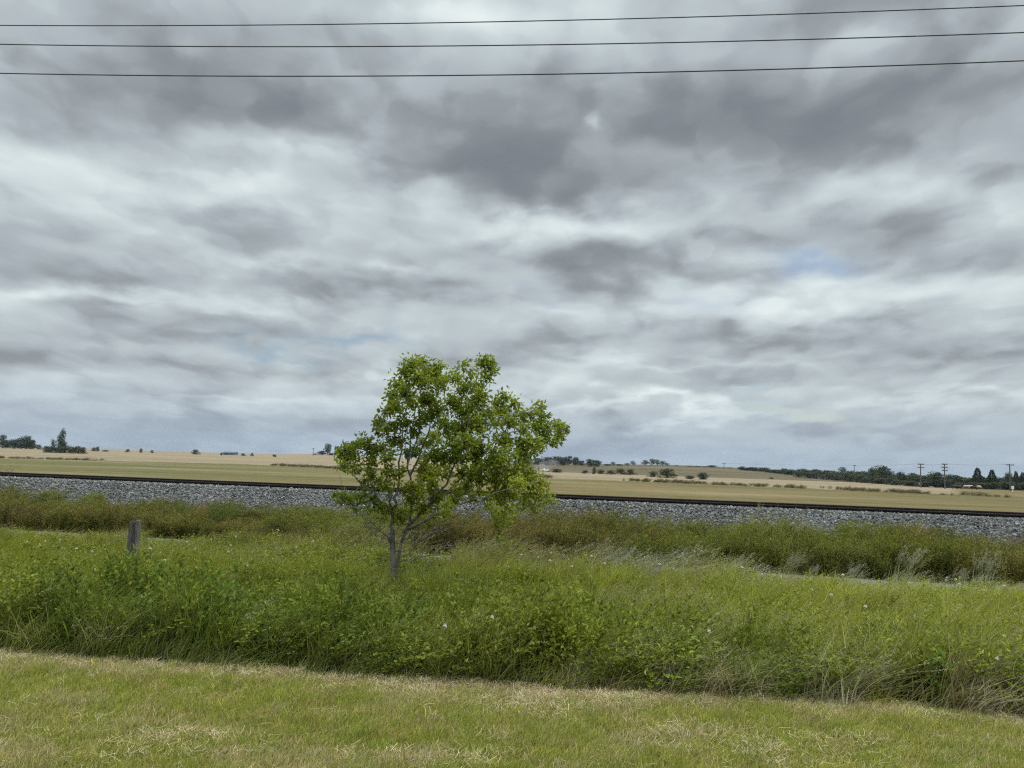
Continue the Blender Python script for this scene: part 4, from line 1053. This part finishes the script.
# trees and bushes on the middle rise
for kind, px, top, base, wd, lab, Y in (
    ('tall', 518, 457, 467, 10, 'hazy dark tree of the middle grove, half hidden by the young tree', 640), ('round', 527, 457.5, 467, 11, 'hazy round tree of the middle grove just behind the young tree crown', 630), ('round', 538, 458, 467, 10, 'hazy dark tree of the middle grove at the edge of the young tree', 640),
    ('round', 548, 457, 467, 11, 'dark tree of the middle grove above the dust', 640), ('round', 557, 456.2, 467, 12, 'broad dark tree of the middle grove, just right of the dust', 640), ('round', 564, 457, 467, 9, 'round dark tree near the middle of the middle grove', 640), ('tall', 569, 455.8, 467, 7, 'tallest pointed tree of the middle grove', 640), ('round', 575.5, 457, 467, 8, 'rightmost large tree of the middle grove', 640), ('round', 581, 460.5, 467, 8, 'low tree at the right foot of the middle grove', 640),
    ('round', 590, 459, 468, 8, 'round dark tree standing alone right of the middle grove', 600), ('round', 597, 460, 468, 8, 'rounded tree beside the lone round tree right of the grove', 600),
    ('round', 608, 464, 468, 9, 'low dark tree in the thin line right of the lone round trees', 640), ('airy', 613, 461.8, 468, 5, 'small airy tree in the thin line right of the lone round trees', 640), ('round', 619, 464, 468.5, 9, 'low wide tree in the thin line left of the feathery trees', 640),
    ('airy', 633, 461, 468.5, 6, 'slim airy tree left of the feathery trees on the rise', 640), ('airy', 627, 463, 468.5, 6, 'short airy tree left of the slim airy tree on the rise', 640),
    ('airy', 645, 460, 469, 8, 'leftmost of the feathery trees on the rise', 640), ('airy', 651, 458.6, 469, 8, 'tallest of the feathery trees on the rise', 640), ('airy', 657, 459.4, 469, 8, 'feathery tree in the middle of the feathery trees', 640), ('airy', 663, 460.8, 469, 7, 'feathery tree, second from right on the rise', 640), ('airy', 667.5, 463, 469, 6, 'lowest feathery tree at the right end of the feathery trees', 640),
    ('round', 677, 465.5, 469, 4.5, 'tiny lone tree on the crest right of the feathery trees', 640), ('round', 690, 466, 470, 8, 'low dark tree on the crest, left of the crest mound of foliage', 640), ('round', 697, 466, 470, 8, 'low spreading dark tree between the lone trees of the crest', 640), ('round', 712, 465.2, 470, 8, 'darkest rounded tree on the crest left of the small far pole', 640), ('round', 705, 466.8, 470, 7, 'low tree just left of the darkest rounded crest tree', 640), ('round', 730, 467.5, 470, 5, 'tiny tree just right of the small far pole', 640)):
    place_far('crest_tree', kind, px, top, base, wd, lab, 'tree', None, Y, int(px) % 4)
for px, top, base, wd, lab in (
    (556, 468.5, 472.5, 12, 'dark bush beside the dusty track'), (585, 470, 473.5, 6, 'small brown-green bush on the rise, left of the dark upright bush'), (594, 467, 474, 4, 'dark upright bush on the slope of the rise'), (601, 469.5, 474, 8, 'olive bush just right of the dark upright bush'), (611, 470, 474.5, 9, 'olive bush in the middle of the slope'), (621, 468.5, 474.5, 11, 'wide olive bush on the slope left of the largest bush'), (631, 469, 475, 9, 'olive bush between the wide one and the largest one'), (653, 471, 477, 9, 'low olive bush left of the largest bush on the slope'),
    (667, 468.3, 478, 17, 'largest dark bush on the slope at the edge of the stubble'), (690, 475.5, 479, 10, 'low olive bush left of the square dark bush'), (702.5, 472.3, 479.5, 11, 'square dark bush standing at the stubble edge'), (771, 477.3, 479, 5, 'tiny brown bush on the bare hillside')):
    place_far('slope_bush', 'bush', px, top, base, wd, lab, 'bush', 'bushes on the middle slope', None, int(px))
# the western horizon
for kind, px, top, base, wd, lab in (
    ('tall', 2, 434.5, 447.6, 7, 'thin tree cut by the left edge of the view'), ('round', 6, 440, 447.7, 9, 'low tree at the left end of the western grove'), ('round', 14, 439, 447.9, 11, 'wide low tree of the western grove'), ('round', 21, 438, 447.9, 10, 'rounded tree left of the tallest tree in the western grove'), ('round', 26.5, 435.8, 448, 12, 'tallest domed tree of the western grove'), ('round', 32, 440, 448, 7, 'lower tree at the right end of the western grove')):
    place_far('grove_tree', kind, px, top, base, wd, lab, 'tree', 'trees of the western grove', 520, int(px))
for kind, px, top, base, wd, lab in (
    ('tall', 61.5, 428.5, 450, 5, 'tall ragged tree rising above the western hedge'), ('airy', 58, 433.5, 450, 5, 'slender tree leaning beside the tall ragged tree'), ('airy', 52.5, 439.5, 450, 6, 'shorter bushy tree left of the tall ragged tree'), ('round', 63, 441, 450, 7, 'leafy tree filling the foot of the tall ragged tree')):
    place_far('hedge_tree', kind, px, top, base, wd, lab, 'tree', 'trees above the western hedge', 430, int(px))
for i, px in enumerate(np.arange(46, 83, 4.6)):
    place_far('hedge_bush', 'bush', px, 447.2 - RNG.uniform(0, 1.6), 450.8 + .028 * (px - 46), 6.5, 'dark low bush in the hedge under the tall ragged tree', 'bush', 'bushes of the western hedge', 420, i)
for kind, px, top, base, wd, lab in (
    ('bush', 39, 444.6, 448.4, 5, 'small round dark bush between the western grove and hedge'), ('bush', 93.5, 447.4, 451.5, 4, 'small pointed bush right of the western hedge'), ('bush', 97, 446.5, 451.5, 3.5, 'upright bush right of the small pointed one'), ('bush', 106, 450, 452, 6, 'flat brown bush in the stubble right of the hedge'), ('bush', 127.5, 449, 452.6, 3.5, 'tiny round bush on the western horizon'), ('bush', 141, 448.5, 452.8, 3, 'tiny upright bush on the western horizon'), ('bush', 152, 450, 453, 3, 'faint tiny bush on the western horizon'),
    ('bush', 195.5, 449.3, 454.4, 6.6, 'round dark bush alone in the western stubble field'), ('bush', 252, 452.8, 455.8, 3, 'faint bush right of the long farm building'), ('bush', 243, 453.2, 455.8, 4, 'low bush beside the long farm building'), ('bush', 221.5, 452.4, 455, 2.5, 'tiny bush left of the long farm building'), ('bush', 274, 454.3, 456.6, 4, 'faint low bush on the horizon left of the hilltop trees')):
    place_far('field_bush', kind, px, top, base, wd, lab, 'bush', 'small bushes on the western fields', 520, int(px))
for kind, px, top, base, wd, lab in (
    ('tall', 327.5, 443.4, 456.5, 7, 'pointed dark tree on the hilltop left of the young tree'), ('round', 322, 450.8, 456.3, 8, 'low spreading tree left of the pointed hilltop tree'), ('round', 314.5, 453.4, 456.2, 4, 'small tree at the left end of the hilltop trees'), ('round', 337, 446, 457, 7, 'rounded hilltop tree touching the young tree crown'), ('round', 332, 453, 457, 7, 'low tree between the pointed and the rounded hilltop tree')):
    place_far('hilltop_tree', kind, px, top, base, wd, lab, 'tree', 'hilltop trees left of the young tree', 650, int(px))

# ------------------------------------------------------------------ far poles, wires, signs
M_POLE = plain_mat('weathered_pole_timber', (.10, .09, .08), .9, .15)
M_SIGN = plain_mat('white_painted_board', (.78, .78, .76), .6, .3, .05)
tops = {}
for px, top, base, arms, lab in (
    (921, 463.8, 487.6, ((.3, 6.4), (3.5, 6.6)), 'far power pole with two crossarms, left of the three-armed pole'), (945, 463.8, 489.0, ((.3, 5.4), (3.4, 6.8), (6.5, 5.6)), 'far power pole with three crossarms'),
    (1010.5, 464.2, 491.2, ((.5, 7.4),), 'far power pole with a single crossarm at the right edge'), (854.5, 464.8, 479.2, ((.7, 3.4),), 'far small power pole in front of the left part of the tree belt'), (724, 462.7, 469.5, ((.8, 4.2),), 'tiny far power pole on the hill crest'), (313, 448, 456, ((.4, 2.0),), 'thin faint pole on the horizon left of the hilltop trees')):
    p_ = hit(px, base, 0, 60, 1200, 650); Yp = p_[1]; dt = ray(px, top); H = EYE + dt[2] / dt[1] * Yp - p_[2]; u_ = Yp / FPX
    root = empty('power_pole', p_)
    mb = MB(); mb.tube([(0, 0, -.5), (0, 0, H * .5), (0, 0, H)], [.24, .21, .17], 8); mb.build('pole', M_POLE, root)
    for dz_, wpx in arms:
        mb = MB(); mb.box((0, -.24, H - dz_ * u_ - .12), (wpx * u_, .16, .26)); a_ = mb.build('crossarm', M_POLE, root)
        for sx_ in (-.46, -.25, .25, .46):
            mb = MB(); mb.tube([(sx_ * wpx * u_, -.24, H - dz_ * u_), (sx_ * wpx * u_, -.24, H - dz_ * u_ + .14), (sx_ * wpx * u_, -.24, H - dz_ * u_ + .26)], [.07, .09, .04], 6); mb.build('insulator', M_POLE, a_)
    tag(root, lab, 'power pole', 'far power poles'); tops[px] = p_ + np.array([0, 0, H - arms[0][0] * u_ + .2])
for a_, b_, lab in ((724, 854.5, 'faint far wire from the hill crest pole to the small pole'), (854.5, 921, 'faint far wire from the small pole to the two-armed pole'), (921, 945, 'faint far wire between the two-armed and three-armed poles'), (945, 1010.5, 'faint far wire from the three-armed pole to the single-arm pole')):
    t = np.linspace(0, 1, 14)[:, None]; q = tops[a_] * (1 - t) + tops[b_] * t; q[:, 2] -= (4 * t * (1 - t))[:, 0] * .5
    mb = MB(); mb.tube(q, .03, 5); tag(mb.build('far_wire', M_WIRE), lab, 'power line', 'wires between the far power poles')
for px, top, base, wpx, hpx, lab in ((1012.6, 486, 492, 2.6, 3.2, 'white marker board on a short post by the single-arm pole'), (919.6, 482.8, 487, 1.7, 2.6, 'small white marker board at the foot of the two-armed pole')):
    p_ = hit(px, base, 0, 60, 1200); u_ = p_[1] / FPX; H = (base - top) * u_
    root = empty('marker_sign', p_)
    mb = MB(); mb.tube([(0, 0, -.3), (0, 0, H - .05)], [.09, .09], 6); mb.build('post', M_SIGN, root)
    mb = MB(); mb.box((0, -.14, H - hpx * u_ / 2), (wpx * u_, .06, hpx * u_)); mb.build('board', M_SIGN, root)
    tag(root, lab, 'marker sign')
fp = None
for px in (806, 812, 819, 825, 834, 838.5, 843, 850, 860, 866, 874, 885, 893):
    base = np.interp(px, [800, 860, 893], [478.8, 481.5, 484.3]); p_ = hit(px, base, 0, 60, 1200)
    if fp is None:
        mb = MB(); mb.tube([(0, 0, -.3), (0, 0, 1.0), (0, 0, 1.6)], [.11, .10, .09], 7); fp = mb.build('fence_post', plain_mat('bleached_timber', (.40, .37, .31), .9, .1)); o = fp
    else: o = fp.copy(); C.objects.link(o)
    o.location = p_; tag(o, 'pale thin fence post in the row before the far tree belt', 'post', 'fence posts before the far tree belt')

# ------------------------------------------------------------------ long farm building, white truck and dust, cattle
M_BW = plain_mat('pale_blue_grey_cladding', (.13, .15, .17), .6, .3, .1); M_BR = plain_mat('grey_metal_roof', (.10, .12, .14), .8, .2, .1)
M_DARK = plain_mat('dark_opening', (.03, .03, .035), .7, .3)
p_ = hit(230.5, 455, 0, 60, 1200, 620); p_ = np.array([p_[0] * 620 / p_[1], 620, float(ground_z(p_[0] * 620 / p_[1], 620))])
root = empty('farm_building', p_)
Wd, Dp, Hw = 9.6, 7.0, 1.9
mb = MB(); mb.box((0, 0, Hw / 2), (Wd, Dp, Hw)); mb.build('wall', M_BW, root)
mb = MB(); x_ = Wd / 2 + .3; yv = Dp / 2 + .4; mb.add([(-x_, -yv, Hw), (x_, -yv, Hw), (x_, yv, Hw), (-x_, yv, Hw), (-x_, 0, Hw + 1.0), (x_, 0, Hw + 1.0)], [(0, 1, 5, 4), (2, 3, 4, 5), (0, 4, 3), (1, 2, 5), (0, 3, 2, 1)]); mb.build('roof', M_BR, root)
mb = MB(); mb.box((-2, -Dp / 2 - .02, .8), (1.6, .08, 1.6)); mb.build('door', M_DARK, root)
tag(root, 'long low blue-grey farm building on the western horizon', 'building')

M_TRUCK = plain_mat('white_truck_paint', (.75, .75, .74), .35, .5, .03); M_GLASS = plain_mat('dark_glass', (.02, .025, .03), .1, .6, .1); M_TYRE = plain_mat('tyre_rubber', (.025, .025, .027), .85, .2)
p_ = hit(545.5, 471.6, 0, 60, 900); root = empty('pickup_truck', p_, .25)
mb = MB()
prof_ = [(-2.6, .45), (2.6, .45), (2.6, 1.0), (2.45, 1.1), (1.2, 1.2), (-2.6, 1.15)]
for s_ in (1,):
    k = len(prof_); V = [(a_, y_, b_) for y_ in (-.95, .95) for a_, b_ in prof_]
    mb.add(V, [tuple(range(k)), tuple(range(k, 2 * k))[::-1]] + [(j, k + j, k + (j + 1) % k, (j + 1) % k) for j in range(k)])
mb.build('body', M_TRUCK, root)
mb = MB(); prof_ = [(-1.0, 1.17), (1.25, 1.2), (.6, 1.85), (-.85, 1.88)]; k = 4; V = [(a_, y_ * (1 if j < 2 else .86), b_) for y_ in (-.9, .9) for j, (a_, b_) in enumerate(prof_)]
mb.add(V, [tuple(range(k)), tuple(range(k, 2 * k))[::-1]] + [(j, k + j, k + (j + 1) % k, (j + 1) % k) for j in range(k)]); cab = mb.build('cab', M_TRUCK, root)
mb = MB(); mb.box((0, -.87, 1.52), (1.2, .05, .42)); mb.build('window', M_GLASS, cab)
for wx in (-1.7, 1.65):
    for wy in (-.9, .9):
        mb = MB(); mb.tube([(wx, wy - .12, .38), (wx, wy + .12, .38)], [.38, .38], 14); mb.build('wheel', M_TYRE, root)
tag(root, 'small white pickup truck raising dust in the far field', 'pickup truck')
m, nt = new_mat('field_dust'); pv = nt.nodes.new('ShaderNodeVolumePrincipled'); pv.inputs['Color'].default_value = (.75, .72, .70, 1); pv.inputs['Density'].default_value = .055
o_ = nt.nodes.new('ShaderNodeOutputMaterial'); nt.links.new(pv.outputs[0], o_.inputs['Volume'])
import bmesh
bm = bmesh.new()
for cx_, cz_, rx_, rz_ in ((-4.0, 2.2, 4.2, 2.2), (-1.0, 3.6, 4.6, 2.4), (3.0, 4.8, 4.5, 2.0)):
    r_ = bmesh.ops.create_icosphere(bm, subdivisions=3, radius=1)
    for v_ in r_['verts']: v_.co = Vector((v_.co.x * rx_ + cx_, v_.co.y * 2.5, v_.co.z * rz_ + cz_))
me = bpy.data.meshes.new('dust_cloud'); bm.to_mesh(me); bm.free(); me.materials.append(m)
o = bpy.data.objects.new('dust_cloud', me); C.objects.link(o); o.location = p_ + np.array([1.0, 5.5, 0]); tag(o, 'pale dust drifting over the field behind the white truck', 'dust', kind='stuff')

def cow_mesh(m):
    mb = MB()
    mb.tube([(-1.05, 0, 1.08), (-.95, 0, 1.05), (-.6, 0, .98), (0, 0, .93), (.5, 0, .98), (.85, 0, 1.05), (1.0, 0, 1.12)], [.12, .28, .36, .40, .37, .30, .16], 12)
    mb.tube([(.8, 0, 1.1), (1.1, 0, .95), (1.35, 0, .6)], [.24, .18, .13], 9)
    mb.tube([(1.25, 0, .68), (1.42, 0, .45), (1.55, 0, .22)], [.12, .13, .075], 9)
    for s_ in (-1, 1):
        mb.tube([(.72, s_ * .2, .85), (.7, s_ * .2, .45), (.72, s_ * .2, 0)], [.14, .075, .06], 7)
        mb.tube([(-.78, s_ * .2, .95), (-.68, s_ * .2, .62), (-.86, s_ * .2, .42), (-.82, s_ * .2, 0)], [.18, .11, .07, .06], 7)
        mb.tube([(1.28, s_ * .1, .72), (1.24, s_ * .26, .74)], [.05, .02], 5)
    mb.tube([(-1.08, 0, 1.2), (-1.2, 0, .9), (-1.18, 0, .45)], [.035, .025, .04], 5)
    return mb.mesh('cow', m, True)
M_BLK, M_TANC = plain_mat('black_hide', (.012, .011, .011), .7, .3), plain_mat('tan_hide', (.45, .36, .25), .8, .2)
cb, ct = cow_mesh(M_BLK), cow_mesh(M_TANC)
for px, base, me, rz, lab in ((955, 489.0, cb, 0.1, 'left one of two black cows standing nose to tail below the three-armed pole'), (959, 489.0, cb, .2, 'right one of two black cows standing nose to tail below the three-armed pole'), (974, 489.7, cb, 2.9, 'single black cow below the tallest spruce'),
                              (963.5, 488.4, ct, .4, 'pale tan cow just right of the two black cows'), (967, 488.8, ct, 3.0, 'pale tan cow midway between the black cows'), (970.5, 488.8, ct, .2, 'pale tan cow just left of the single black cow'), (979, 489.2, ct, .3, 'pale tan cow right of the single black cow')):
    o = bpy.data.objects.new('cow', me); C.objects.link(o); o.location = hit(px, base, 0, 60, 1200); o.rotation_euler.z = rz
    tag(o, lab, 'cow', 'cattle grazing before the far tree belt')
